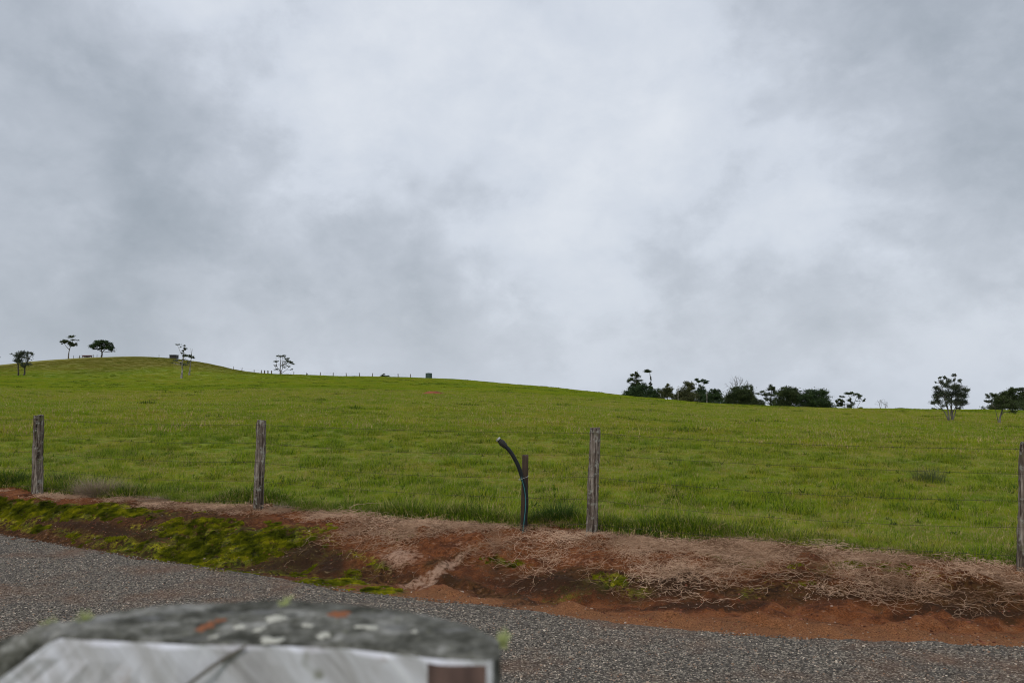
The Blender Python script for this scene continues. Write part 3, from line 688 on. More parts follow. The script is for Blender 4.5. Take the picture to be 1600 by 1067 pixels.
def crom(pts, m=6):
    o = []
    for i in range(len(pts)-1):
        a, b_, c_, d = pts[max(i-1, 0)], pts[i], pts[i+1], pts[min(i+2, len(pts)-1)]
        for k in range(m):
            t = k/m; o.append(.5*((2*b_)+(c_-a)*t+(2*a-5*b_+4*c_-d)*t*t+(3*b_-a-3*c_+d)*t**3))
    return o+[pts[-1]]
pp = crom(pp); pipe = empty('poly_pipe', tuple(st0+Vector((0, -.05, 0)))); tag(pipe, 'bent black water pipe with a teal stripe rising from the ground beside the stake', 'pipe')
pr = 3.05/FPX*Y
mb = MB(); mb.tube(pp, pr, 16); mb.build('pipe_body', m_pipe, pipe, smooth=True)
mb = MB(); half = int(len(pp)*.62)
st_pts = [p_+Vector((-pr*.45, -pr*.915, 0)) for p_ in pp[:half]]; mb.tube(st_pts, .0042, 5); mb.build('stripe', m_strip, pipe)
ed = pp[-1]; dr = (pp[-1]-pp[-4]).normalized(); mb = MB()
seq = [(-.01, 1.0), (-.005, 1.30), (.02, 1.42), (.03, 1.42), (.032, 1.62), (.058, 1.66), (.062, 1.5), (.078, 1.45), (.080, 1.18), (.10, 1.15)]
mb.tube([ed+dr*a for a, _ in seq], [pr*q for _, q in seq], 12); fit = mb.build('coupling', m_fit, pipe)
mb = MB(); seq = [(.098, 1.0), (.102, 1.28), (.118, 1.28), (.120, .9), (.105, .85)]
mb.tube([ed+dr*a for a, _ in seq], [pr*q for _, q in seq], 12); mb.build('metal_collar', m_met, pipe)
mb = MB(); tz = P(818, 746, Y); c_ = Vector((tz.x, Y-.005, tz.z)); pts = []
for k in range(41):
    t = 2*math.pi*k/20; pts.append(c_+Vector((math.cos(t)*.052, math.sin(t)*.088, .022*math.cos(t)+.003*math.sin(3*t))))
mb.tube(pts, .0022, 4, False); mb.tube([pts[10], pts[10]+Vector((.03, -.02, .02)), pts[10]+Vector((.05, -.03, .012))], .002, 4, False)
mb.build('tie_wire', m_met, stake)

# ------------------------------------------------------------------ near post top
m_face, nt, b = new_mat('pale_split_wood'); oc = objc(nt)
gv = N(nt, 'ShaderNodeVectorRotate', rotation_type='Y_AXIS', ins={'Vector': oc, 'Angle': .75}).outputs[0]
g1 = noise(nt, scaled(nt, gv, (55, 20, 5)), 1, 5, .6); g2 = noise(nt, oc, 38, 4, .6)
c = ramp(nt, g1, [(.30, (.24, .225, .22)), (.41, (.43, .42, .43)), (.55, (.57, .57, .61)), (.72, (.70, .70, .73))])
c = mix(nt, mapr(nt, g2, .60, .72, 0, .7), c, (.25, .17, .11)); c = mix(nt, mapr(nt, noise(nt, oc, 22, 3), .62, .68, 0, .8), c, (.16, .16, .10))
setc(nt, b, c, .9, g1, .5, .004, spec=.15)
m_top, nt, b = new_mat('lichen_end_grain'); oc = objc(nt)
a1 = noise(nt, oc, 45, 6, .7); a2 = noise(nt, oc, 120, 4, .6); a3 = noise(nt, scaled(nt, oc, (30, 60, 20)), 1, 4, .6)
c = ramp(nt, a1, [(.34, (.022, .022, .016)), (.46, (.072, .071, .058)), (.56, (.155, .152, .132)), (.68, (.32, .315, .29))])
c = mix(nt, mapr(nt, a3, .56, .68, 0, .6), c, (.20, .20, .20)); c = mix(nt, mapr(nt, a2, .64, .72, 0, .7), c, (.11, .115, .05))
setc(nt, b, c, .95, math_(nt, 'ADD', a1, a2), .8, .004, spec=.1)
m_lich, nt, b = new_mat('pale_lichen'); setc(nt, b, mix(nt, noise(nt, pos(nt), 200, 3), (.28, .28, .24), (.62, .60, .52)), .95, spec=.1)
m_orl, nt, b = new_mat('orange_lichen'); setc(nt, b, mix(nt, noise(nt, pos(nt), 160, 3), (.16, .06, .03), (.30, .12, .06)), .95, spec=.1)
m_dark, nt, b = new_mat('dark_crack'); setc(nt, b, mix(nt, noise(nt, pos(nt), 150, 3), (.05, .045, .035), (.22, .20, .17)), .95, spec=.05)
m_glich, nt, b = new_mat('green_tuft_lichen'); setc(nt, b, (.42, .46, .20), .9, spec=.1)
m_red, nt, b = new_mat('bare_heartwood'); oc = objc(nt); setc(nt, b, ramp(nt, noise(nt, scaled(nt, oc, (90, 30, 12)), 1, 4), [(.35, (.055, .032, .028)), (.6, (.15, .09, .075)), (.75, (.26, .20, .17))]), .9)
YF = .455                                    # distance of the split face
def tp(px, py, z):                           # meets the horizontal level z
    x, dz = ray(px, py); Y = (z-CAMZ)/dz; return Vector((x*Y, Y, z))
zt = P(430, 1003, YF).z
front = [tp(95, 992, zt), tp(180, 996, zt), tp(300, 1001, zt), tp(420, 1003, zt), tp(540, 1008, zt), tp(620, 1016, zt), tp(700, 1024, zt), tp(770, 1026, zt)]
back = [tp(782, 1005, zt), tp(770, 990, zt), tp(735, 973, zt), tp(680, 958, zt), tp(600, 945, zt), tp(520, 938, zt), tp(430, 935, zt), tp(340, 938, zt), tp(250, 944, zt), tp(180, 951, zt), tp(125, 962, zt), tp(95, 976, zt)]
cen = Vector((sum(p_.x for p_ in back)/len(back), (YF+.53)/2, 0))
root = empty('wooden_post', (cen.x, cen.y, 0)); tag(root, 'large blurred lichen covered wooden post top close to the camera', 'post')
# top surface: concentric rings with relief
loop = crom(front+back+[front[0]], 5)[:-1]; nl = len(loop); mb = MB(); rr = random.Random(5)
cc = sum(loop, Vector())/nl; rings = 16
for i in range(rings):
    t = 1-i/rings
    for k, p_ in enumerate(loop):
        q = cc.lerp(p_, t); nz = (fbm(np.array([q.x]), np.array([q.y]), 45, 4, 7)[0]-.5)*.0035*(1 if t < .97 else .35)
        if i == 0: nz -= .0018
        q = Vector((q.x, q.y, zt+nz)); mb.v.append(q)
mb.v.append(Vector((cc.x, cc.y, zt)))
for i in range(rings-1):
    for k in range(nl): mb.f.append((i*nl+k, i*nl+(k+1) % nl, (i+1)*nl+(k+1) % nl, (i+1)*nl+k)); mb.m.append(0)
for k in range(nl): mb.f.append(((rings-1)*nl+k, (rings-1)*nl+(k+1) % nl, rings*nl)); mb.m.append(0)
topo = mb.build('post_top', m_top, root, smooth=True)
# the shaft: split face towards the camera, rounded bark side away
mb = MB(); zs = [zt-.0018, zt-.004, zt-.012, zt-.03, zt-.06, zt-.1, zt-.2, zt-.5, .8, .3, -.2]
nf_ = len(crom(front, 5))
for i, z in enumerate(zs):
    d = zt-z
    for k, p_ in enumerate(loop):
        q = Vector(p_)
        lft = min(max((-.12-q.x)/.14, 0), 1)
        if z < zt-.002:
            q.x -= lft*min(d, .07)*1.4
            if k < nf_: q.y += .002*math.sin(q.x*160+z*30)-.0015
        q.z = z if i else mb.v[-1].z if False else topo.data.vertices[k].co.z+root.location.z
        mb.v.append(q)
for i in range(len(zs)-1):
    for k in range(nl):
        mb.f.append((i*nl+k, (i+1)*nl+k, (i+1)*nl+(k+1) % nl, i*nl+(k+1) % nl))
        mid = (loop[k].x+loop[(k+1) % nl].x)/2
        if k < nf_-1 and i > 0: mb.m.append(2 if (mid*FPX/YF+800 > 676 and mid*FPX/YF+800 < 762 and i > 0) else 0)
        else: mb.m.append(1 if not (k < nf_-1) else 0)
mb.build('shaft', [m_face, m_top, m_red], root)
# lower bark flake on the left side of the split face
mb = MB(); bk = [P(x, y, Yb) for x, y, Yb in ((122, 976, .49), (96, 987, .485), (60, 1006, .482), (18, 1034, .48), (-30, 1068, .478), (-80, 1108, .478), (-130, 1150, .478))]
brr = [r*.48/FPX for r in (7, 15, 25, 35, 43, 50, 56)]; kb = {}
def brf(i, k): return 1+.16*math.sin(k*1.9+i*1.3)+kb.setdefault((i, k), random.Random(i*31+k).gauss(0, .07))
bk2, br2 = [], []
for i in range(len(bk)-1):
    for t in (0, .33, .67): bk2.append(bk[i].lerp(bk[i+1], t)); br2.append(brr[i]+(brr[i+1]-brr[i])*t)
mb.tube(bk2, br2, 18, True, 0, brf); mb.build('bark', m_top, root, smooth=True)
def relief(x, y): return (fbm(np.array([x]), np.array([y]), 45, 4, 7)[0]-.5)*.0035
def spot(px, py, rx, ry, m, nm):
    c_ = tp(px, py, zt); e1 = abs(tp(px+rx, py, zt).x-c_.x); e2 = abs(tp(px, py-ry, zt).y-c_.y); mb = MB(); rr = random.Random(px); n = 30
    am = [(k, rr.uniform(0, 6.28), rr.uniform(.3, 1)*.55/k**.7) for k in range(2, 9)]
    for sc1, z in ((1, -.0006), (.85, .0004), (.45, .0007)):
        for k in range(n):
            t = 6.283*k/n; q = sc1*max(.25, 1+sum(a_*math.sin(k_*t+p_) for k_, p_, a_ in am)); x, y = c_.x+e1*q*math.cos(t), c_.y+e2*q*math.sin(t); mb.v.append(Vector((x, y, zt+relief(x, y)+z)))
    for i in range(2):
        for k in range(n): mb.f.append((i*n+k, i*n+(k+1) % n, i*n+n+(k+1) % n, i*n+n+k)); mb.m.append(0)
    mb.f.append(tuple(2*n+k for k in range(n))); mb.m.append(0)
    mb.build(nm, m, root, smooth=True)
for q in ((430, 967, 13, 6), (425, 998, 20, 5), (506, 991, 12, 4), (405, 983, 7, 3), (575, 982, 15, 3), (375, 980, 8, 3), (335, 992, 6, 3), (648, 985, 5, 2), (480, 977, 8, 2)): spot(*q, m_lich, 'lichen_patch')
mb = MB(); mb.tube([P(384, 1009, YF-.003), P(362, 1022, YF-.0035), P(330, 1042, YF-.0035), P(290, 1072, YF-.0035), P(250, 1100, YF-.0035)], (.0007, .0013, .0011, .0009, .0007), 5); mb.build('crack', m_dark, root)
for q in ((322, 979, 13, 6), (530, 961, 18, 4), (345, 968, 10, 4)): spot(*q, m_orl, 'orange_lichen_patch')
def ltuft(px, py, w_, h_, n=50):
    c_ = P(px, py+h_*.5, YF+.045); mb = MB(); u = YF/FPX
    for i in range(n):
        h = random.uniform(0, 6.28); el = random.uniform(-.2, 1.4); L = random.uniform(.4, 1)*h_*u; d = Vector((math.cos(h)*math.cos(el)*w_/h_, math.sin(h)*math.cos(el), math.sin(el)))
        k_ = c_+d*L*.6+Vector((random.gauss(0, .0015),)*3); mb.tube([c_, k_, k_+d*L*.4+Vector((random.gauss(0, .001), random.gauss(0, .001), .0005))], (.0005, .0004, .0002), 3, False)
    mb.build('lichen_tuft', m_glich, root)
ltuft(78, 974, 30, 24); ltuft(130, 962, 14, 24); ltuft(785, 992, 14, 28); ltuft(446, 936, 14, 10, 24); ltuft(100, 982, 22, 12, 30); ltuft(786, 1000, 10, 16, 20)

# ------------------------------------------------------------------ trees
def leafmat(name, c0, c1, tr=.2):
    def f(nt):
        n_ = noise(nt, pos(nt), .9, 3); n2_ = noise(nt, pos(nt), 7, 2)
        return ramp(nt, math_(nt, 'ADD', math_(nt, 'MULTIPLY', n_, .6), math_(nt, 'MULTIPLY', n2_, .4)), [(.38, c0), (.62, c1)])
    return blade_mat(name, f, tr, .55)
GR = 'dark trees behind the skyline on the right'; GW = 'dark wood at the far right of the skyline'
L_dark = leafmat('dark_foliage', (.030, .046, .020), (.075, .098, .036))
L_olive = leafmat('olive_foliage', (.050, .060, .026), (.115, .120, .050))
L_grey = leafmat('grey_green_foliage', (.042, .056, .036), (.105, .122, .075))
L_deep = leafmat('deep_green_foliage', (.024, .046, .022), (.060, .095, .032))
def barkmat(name, c0, c1, s=6):
    m, nt, b = new_mat(name); n_ = noise(nt, scaled(nt, pos(nt), (s, s, s*.4)), 1, 4); setc(nt, b, ramp(nt, n_, [(.38, c0), (.62, c1)]), .9); return m
B_dark = barkmat('dark_bark', (.030, .025, .020), (.075, .062, .050)); B_pale = barkmat('pale_bark', (.10, .088, .072), (.33, .30, .26)); B_grey = barkmat('grey_bark', (.055, .048, .040), (.16, .14, .12))

def leaves(mb_v, mb_f, c, rad, n, ls, shell=.35):
    n = max(int(n), 3); d = RNG.normal(size=(n, 3)); d /= np.linalg.norm(d, axis=1)[:, None]
    rr = RNG.random(n)**.5*np.where(RNG.random(n) < .22, 1.5, 1)
    p_ = np.array(c)+d*rr[:, None]*np.array(rad)
    a = RNG.normal(size=(n, 3)); a /= np.linalg.norm(a, axis=1)[:, None]; b_ = np.cross(a, RNG.normal(size=(n, 3))); b_ /= np.linalg.norm(b_, axis=1)[:, None]
    L = ls*RNG.uniform(.6, 1.4, n)[:, None]
    v = np.stack([p_-a*L, p_+b_*L*.38, p_+a*L, p_-b_*L*.38], 1).reshape(-1, 3)
    base = sum(len(q) for q in mb_v); mb_v.append(v); mb_f.append(base+np.arange(n*4).reshape(n, 4))
def tree(name, label, cat, Y, stems, clumps, leaf, dens, lm, bm, group=None, base=None, twigs=0, sub=1.0, limb=True, crown='crown', grow=None):
    grow = grow or (1.6 if group == GR or group == GW else 1.25)
    """Y: distance; stems: polylines (px, py, width px), the first point at the foot; clumps: (px, py, rx, ry[, weight])"""
    if base is not None: g_ = ground(*base); Y = g_.y
    u = Y/FPX
    def W(px, py, dy=0): q = P(px, py, Y); q.y += dy; return q
    f0 = stems[0][0]; x = W(f0[0], f0[1]).x; zb = Hs(x, Y); root = empty(name, (x, Y, zb)); tag(root, label, cat, group)
    tb = MB(); nodes = []
    for st_ in stems:
        pts = [W(a, b_, random.uniform(-1, 1)*u*3*(i > 0)) for i, (a, b_, _) in enumerate(st_)]; rd = [max(w_*u/2, .012) for *_, w_ in st_]
        if st_[0][1] >= f0[1]-3: 
            g_ = Vector((pts[0].x, pts[0].y, Hs(pts[0].x, pts[0].y)-.15))
            if g_.z < pts[0].z-.3: pts = [g_]+pts; rd = [rd[0]*1.15]+rd
            else: pts[0] = g_; rd[0] *= 1.25
        # small irregularities
        P2 = [pts[0]]; R2 = [rd[0]]
        for i in range(1, len(pts)):
            L = (pts[i]-pts[i-1]).length
            for t in (.33, .67): P2.append(pts[i-1].lerp(pts[i], t)+Vector((random.gauss(0, 1), random.gauss(0, 1), 0))*L*.022); R2.append(rd[i-1]+(rd[i]-rd[i-1])*t)
            P2.append(pts[i]); R2.append(rd[i])
        tb.tube(P2, R2, 7); nodes += list(zip(P2, R2))[max(1, len(P2)//3):]
    lv, lf = [], []
    for cl_ in clumps:
        px, py, rx, ry = cl_[:4]; rx *= grow; ry *= grow; wt = cl_[4] if len(cl_) > 4 else 1
        c_ = W(px, py, random.uniform(-.5, .5)*rx*u); rX, rZ = rx*u, ry*u; area = rx*ry
        ns = max(4, int(area/6*sub)+3)
        if limb and nodes:
            cand = [(q, r_) for q, r_ in nodes if q.z < c_.z+.1*rZ] or nodes
            q, r_ = min(cand, key=lambda t: (t[0]-c_).length); r_ = min(r_, .75*r_, .9*u)+.008
            midp = q.lerp(c_, .5)+Vector((random.gauss(0, .06), random.gauss(0, .06), -.06))*(c_-q).length
            tb.tube([q, midp, c_], (r_, r_*.7, r_*.4), 5, False)
        for k in range(ns):
            d = Vector([random.gauss(0, 1) for _ in range(3)]).normalized()*random.random()**.45
            sr = random.uniform(.30, .52); sc1 = c_+Vector((d.x*rX*.78, d.y*rX*.78, d.z*rZ*.78))
            srx = sr*rX; srz = sr*rZ*random.uniform(.7, 1.1)
            leaves(lv, lf, sc1, (srx, srx, srz), 4.2*max(dens, 2.5)*wt*area/ns*random.uniform(.6, 1.2)/max(leaf, .7)**2*.6, leaf*u)
            if limb: tb.tube([c_, c_.lerp(sc1, .6)+Vector((0, 0, -.05*rZ)), sc1], (.35*u+.006, .22*u+.004, .1*u+.002), 4, False)
    for k in range(twigs): pass
    tb.build('trunk', bm, root)
    v = np.concatenate(lv)-np.array(root.location); me = mesh_np(crown, v, np.concatenate(lf), lm)
    o = bpy.data.objects.new(crown, me); COL.objects.link(o); o.parent = root
    return root
tree('tree', 'small double stemmed dark tree at the foot of the hill at far left', 'tree', 0, [[(28.5, 587, 2), (28.5, 570, 1.8), (29, 556, 1)], [(37, 587, 2.4), (38, 572, 1.6), (44, 558, 1)], [(37, 575, 1.2), (50, 556, .7)]],
     [(30, 556, 8, 7), (34, 552, 5, 5), (26, 563, 7, 4), (33, 565, 6, 5), (43, 554, 3, 5), (50, 553, 4, 4), (42, 568, 6, 5, .6), (18, 553, 3, 1.5, .4), (48, 569, 5, 3, .3), (37, 572, 5, 4, .6), (46, 560, 7, 6, .15)], .85, 4.2, L_grey, B_dark, base=(30, 587), grow=1.25)
GH = 'lone trees on the hilltop skyline'
tree('tree', 'tall slender tree on the hilltop with a two tiered crown and bare lower trunk', 'tree', 229, [[(107, 560, 1.8), (107.5, 548, 1.3), (108, 545, 1.2)], [(108, 546, 1), (104, 541, .7), (101, 537, .5)], [(108, 546, 1), (110, 541, .8), (112, 534, .6), (113, 528, .4)]],
     [(103, 534, 5.5, 4.5), (109, 537, 6, 4), (116, 538, 4, 3.4), (113, 526, 6, 2), (110, 527, 4, 1.6), (117, 531, 5, 1.4, .6), (121, 532, 2.5, 1, .7), (114, 541, 3, 1.5, .8), (99, 536, 2.6, 2)], .75, 6, L_dark, B_grey, GH)
tree('tree', 'broad round crowned dark tree standing on the hilltop', 'tree', 231, [[(158.5, 559, 2.2), (158.5, 551, 1.8), (158, 545, 1.4)], [(158.5, 552, 1.5), (163, 548, 1), (168, 542, .6)], [(158, 549, 1.2), (151, 545, .7)]],
     [(158, 538, 10, 6), (150, 541, 8, 4.5), (167, 538, 9, 5), (172, 543, 6, 5), (159, 533, 8, 3), (146, 545, 4, 2), (176, 542, 3, 3), (163, 543, 9, 3), (153, 545, 6, 2, .6), (176, 549, 3, 1.6, .5)], .85, 6, L_deep, B_dark, GH)
tree('tree', 'thin tree with patchy tiered foliage reaching above the hill skyline, left of a pair', 'tree', 0, [[(283.5, 591, 3), (284.5, 578, 2.2), (285.5, 566, 1.8), (286.5, 553, 1.2), (287, 545, .7)], [(284, 554, .8), (281, 547, .5), (277, 540, .4)]],
     [(277, 538.5, 4, 1.2), (287.5, 540, 3, 1.1), (289, 545, 3.6, 2.2), (285, 548, 2.2, 1.4), (285, 551.5, 2, 1, .8), (289, 556, 5, 2.6, .9), (275, 563, 6, 1.8, .5), (271, 567, 3, 1.2, .4), (283, 542, 2, .8, .6), (287, 562, 4, 2, .3), (284, 568, 4, 3, .3)], .8, 6, L_grey, B_pale, 'pair of thin trees below the hilltop', base=(283.5, 591))
tree('tree', 'thin leaning tree with one flat crown and bare twigs, right of a pair', 'tree', 0, [[(296, 586, 2.6), (296.5, 575, 1.6), (297.5, 563, 1.2), (298.5, 553, .7)], [(298.5, 556, .6), (298.5, 544, .35)], [(299, 556, .6), (301.5, 545, .35)]],
     [(296, 556, 5, 2.6), (300, 557.5, 4, 2.2), (302, 559, 2, 1.4), (295, 566, 4, 3, .3), (292, 570, 4, 3, .25)], .8, 6, L_grey, B_pale, 'pair of thin trees below the hilltop', base=(296, 586))
tree('tree', 'airy many branched gum tree on the skyline beside the row of small posts', 'tree', 194, [[(438, 586, 1.8), (437.5, 577, 1.5), (438.5, 566, 1), (438, 555, .5)], [(438.5, 583, 1.3), (441, 574, .8), (441, 564, .6), (443, 556, .4)], [(439.5, 583, 1), (444, 580, .7), (449, 576, .5), (452, 572, .3)], [(438, 580, .9), (433, 572, .6), (431, 562, .4), (431, 556, .3)], [(441, 573, .6), (447, 567, .4), (453, 566, .3)]],
     [(443, 556, 4, 1.8), (448, 560.5, 4, 1.6), (432, 564.5, 4, 1.5), (446, 564.5, 3.4, 1.1), (454, 566.5, 4.5, 2.2), (458, 568, 2.2, 1.5), (451, 572.5, 2.4, 1.3), (432, 577.5, 4, 1.5), (444, 574, 3, 2, .4), (456, 577.5, 2, 1.8, .6), (433, 555.5, 3, 1.4, .5), (438, 557, 4, 2.5, .35), (431, 571, 3, 3, .25), (428, 570, 1.2, 1, .5), (444, 569, 8, 4, .15), (449, 563, 5, 3, .4)], .75, 4.5, L_grey, B_grey, grow=1.35)
sh = tree('bush', 'low dark bush with a spiky top just behind the skyline fence', 'bush', 186, [[(598, 591, 1), (598, 586, .6)]], [(597, 587.5, 4, 2), (601, 587, 4, 1.6), (606, 587.5, 4, 1.6), (599, 584.5, 2.5, .9)], .7, 6, L_deep, B_dark)
tree('bush', 'tiny pointed dark conifer shrub on the skyline', 'bush', 188, [[(479.3, 589, .8), (479.3, 584, .4)]], [(479.3, 586.6, 1.8, 1.6, 2), (479.3, 584.5, 1.0, 1.6, 2), (479.3, 583.3, .5, .9, 2)], .4, 8, L_dark, B_dark)
GR = 'dark trees behind the skyline on the right'
D1 = 165
tree('conifer_tree', 'tall ragged pointed conifer at the left end of the dark tree group', 'tree', D1, [[(994, 626, 2.6), (994, 605, 1.8), (994, 590, 1), (994.3, 580, .4)]],
     [(994.5, 582, 2.2, 3.6, 1.3), (995, 588, 4, 3), (988.5, 586, 4.2, 2.4), (987, 594, 6, 2.6), (996, 594, 5, 3.4), (998, 598.5, 4, 2.6), (992, 602, 5.5, 3.6, 1.2), (982, 597.3, 2.4, .8, .7), (991, 608, 7, 5), (999, 606, 5, 5)], .85, 6, L_dark, B_dark, GR)
tree('tree', 'slender bare stemmed tree with a small mushroom crown at its tip', 'tree', D1+3, [[(1017, 626, 1.4), (1017, 605, 1.2), (1016.6, 590, .8), (1015.5, 582, .6), (1013, 579, .4)], [(1016.6, 592, .5), (1014, 584, .4), (1013, 580, .3)]],
     [(1012.5, 579.5, 4.6, 2.4, 1.6), (1010.5, 580.5, 3.2, 1.8, 1.5), (1016.8, 592, 1.5, 3, .6), (1016.5, 599, 2.2, 3.2, 1.2), (1017, 606, 2.6, 4, 1.3)], .6, 7, L_dark, B_dark, GR)
tree('bush', 'wide dark thicket under the ragged conifer', 'bush', D1-6, [[(1000, 628, 2), (1000, 615, 1)]], [(983, 615, 7, 5), (992, 612, 9, 7), (1004, 610, 9, 8), (1016, 614, 9, 6), (1026, 616, 6, 6), (977, 618, 4, 2.4), (1008, 604, 6, 4), (1010, 619, 14, 5), (1024, 621, 7, 4), (1000, 625, 18, 5), (1032, 626, 8, 4), (980, 620, 8, 4), (990, 619, 12, 4)], .95, 6, L_deep, B_dark, GR)
tree('tree', 'small cone shaped tree standing alone right of the slender one', 'tree', D1-10, [[(1043, 632, 1.6), (1043, 615, 1), (1043, 602, .4)]], [(1042.5, 602, 2.4, 3), (1044, 607, 5.5, 3.6), (1041, 611, 7.5, 4), (1046, 612, 5, 4), (1036, 617, 5, 4.5), (1043, 616, 6, 4), (1048.5, 618, 4.4, 4), (1034, 622, 4, 3.2), (1050.5, 607.5, 1.3, .8)], .9, 5.6, L_olive, B_dark, GR)
tree('tree', 'rounded olive tree rising from the middle of the dark group', 'tree', D1-8, [[(1076, 634, 2.4), (1076, 612, 1.4), (1077, 603, .8)]], [(1078, 600, 6, 4.4), (1072, 598.5, 3.6, 2.6), (1080, 606, 5, 6), (1070, 611, 8, 7), (1062, 616, 7, 6), (1074, 618, 11, 6), (1084, 620, 6, 6, .9), (1058, 621, 5, 4.5), (1068, 624, 12, 5), (1074, 630, 18, 5), (1056, 628, 7, 4)], .95, 5.6, L_olive, B_dark, GR)
tree('tree', 'flat topped tree with bare upper branches above the dark group', 'tree', D1-3, [[(1094, 634, 2), (1094, 612, 1.5), (1095, 604, 1.1)], [(1095, 606, .9), (1092, 599, .6), (1090, 596, .4)], [(1095, 606, .9), (1096, 599, .6), (1096, 595, .4)], [(1095, 607, .9), (1100, 601, .6), (1103, 597, .4)]],
     [(1090, 594.5, 4, 2.6, 1.3), (1096, 595, 5, 2, 1.2), (1102, 597, 4.6, 2.4, 1.3), (1095, 607, 4.4, 4, 1.1), (1091, 611, 4, 3.6), (1097, 615, 6, 5), (1090, 619, 8, 6), (1100, 621, 7, 5), (1094, 630, 12, 6)], .8, 6, L_deep, B_pale, GR)
tree('tree', 'low domed tree at the right end of the first dark clump', 'tree', D1-12, [[(1115, 636, 2), (1116, 618, 1)]], [(1114, 610, 3.6, 2.6), (1120, 611, 3.4, 3, .8), (1115, 617, 8, 5), (1122, 619, 6, 6), (1126, 625, 5, 4.5), (1112, 624, 9, 5), (1105, 625, 6, 5), (1116, 632, 14, 6), (1106, 617, 5, 4), (1120, 614, 6, 4)], .95, 6, L_deep, B_dark, GR)
tree('bush', 'large dense dark bush with olive tips and grey twigs above', 'bush', D1-22, [[(1158, 640, 3), (1158, 620, 1.5)]], [(1156, 609, 9, 4, .8), (1147, 615, 8, 5), (1158, 615, 11, 7), (1170, 614, 7, 7), (1176, 620, 4, 6), (1141, 622, 6, 7), (1152, 624, 14, 7, 1.2), (1168, 624, 10, 7, 1.2), (1174, 606.5, 3, 3, .6), (1140, 629, 6, 4), (1158, 634, 20, 6), (1150, 607, 6, 4, .5), (1164, 605, 6, 4, .5)], .9, 6, L_dark, B_dark, GR)
# bare twiggy tree behind it
def bare(name, label, Y, foot, tips, rad, bm, cat='tree', group=None, extra=5, ls=None):
    u = Y/FPX; f0 = P(*foot, Y); zb = Hs(f0.x, Y); root = empty(name, (f0.x, Y, zb)); tag(root, label, cat, group); tb = MB(); lv, lf = [], []
    tb.tube([Vector((f0.x, Y, zb-.1)), Vector((f0.x, Y, f0.z))], (rad*u*1.3, rad*u), 7)
    for (px, py) in tips:
        t_ = P(px, py, Y+random.uniform(-8, 8)*u); m1 = f0.lerp(t_, .5)+Vector((random.gauss(0, 1), random.gauss(0, 1), random.gauss(.6, .6)))*u*1.5
        tb.tube([f0, m1, t_], (rad*u*.55, rad*u*.35, .09*u), 4, False)
        for k in range(extra):
            s_ = m1.lerp(t_, random.random()); d = (t_-f0).normalized()+Vector([random.gauss(0, .5) for _ in range(3)]); e_ = s_+d.normalized()*random.uniform(3, 8)*u
            tb.tube([s_, e_], (.17*u, .07*u), 3, False); 
            for _ in range(3):
                e2 = e_+Vector([random.gauss(0, 1) for _ in range(3)])*2*u; tb.tube([s_.lerp(e_, random.uniform(.4, 1)), e2], (.10*u, .05*u), 3, False)
                if ls: leaves(lv, lf, e2, (.7*u, .7*u, .5*u), 5, ls*u)
    tb.build('branches', bm, root)
    if ls:
        me = mesh_np('leaves', np.concatenate(lv)-np.array(root.location), np.concatenate(lf), L_grey); o = bpy.data.objects.new('leaves', me); COL.objects.link(o); o.parent = root
bare('tree', 'almost leafless grey tree sticking up behind the large dense bush', D1-14, (1155, 622), [(1137, 603), (1142, 597), (1147, 592), (1150, 590), (1156, 592), (1161, 594), (1165, 596), (1170, 600), (1174, 603), (1152, 594), (1168, 598)], 1.2, B_grey, group=GR, extra=6)
tree('tree', 'low dark shrubby tree between the dense bush and the open branched tree', 'bush', D1-24, [[(1186, 640, 1.5), (1186, 630, 1)]], [(1184, 629, 7, 5), (1192, 630, 4.5, 4), (1180, 626, 4, 5), (1188, 636, 9, 4)], .9, 6, L_dark, B_dark, GR)
tree('tree', 'open branched tree with sky showing through its tiered crown', 'tree', D1-30, [[(1204, 642, 2), (1204, 625, 1.4), (1206, 612, 1), (1207, 604, .5)], [(1204, 628, 1), (1196, 618, .6), (1188, 615, .4)], [(1205, 620, .8), (1213, 614, .5)]],
     [(1206, 604.5, 4, 2.6), (1204, 609, 6, 2.4), (1209, 609, 4, 3), (1190, 612.5, 4.4, 1.6), (1184, 615.5, 3.4, 1.5, .8), (1196, 616, 6, 2.2, .8), (1206, 617, 6, 3), (1213, 614, 4, 2.4), (1200, 623, 6, 3, .7), (1209, 626, 5, 5, .7), (1213, 632, 5, 4, .8), (1204, 631, 4, 3, .5)], .85, 5, L_dark, B_dark, GR)
tree('tree', 'dense dark tree with a peaked crown, left of two touching domes', 'tree', D1-34, [[(1233, 644, 3), (1233, 625, 1.6), (1232, 610, .8)]], [(1231.5, 607, 5, 3.6), (1225, 606.5, 4, 1.8), (1229, 613, 9, 5), (1241, 612, 7, 5), (1219, 616, 7, 4), (1236, 621, 13, 7), (1222, 626, 8, 7), (1246, 623, 8, 8), (1230, 631, 15, 6, 1.1), (1216, 634, 6, 4), (1234, 639, 20, 5), (1236, 614, 10, 5), (1224, 612, 7, 4)], 1.0, 5.6, L_dark, B_dark, GR)
tree('tree', 'dense dark green dome shaped tree, right of two touching domes', 'tree', D1-36, [[(1272, 646, 3), (1272, 625, 1.6)]], [(1266, 614, 10, 4.6), (1275, 613, 9, 4.6), (1284, 618, 7, 6), (1262, 622, 9, 7), (1275, 624, 14, 7, 1.1), (1290, 627, 7, 6), (1296, 633, 6, 4), (1270, 632, 17, 6, 1.1), (1252, 611, 3, .9, .6), (1287, 633, 9, 5), (1272, 640, 26, 5), (1257, 620, 7, 6), (1284, 614, 6, 3)], 1.0, 5.6, L_deep, B_dark, GR)
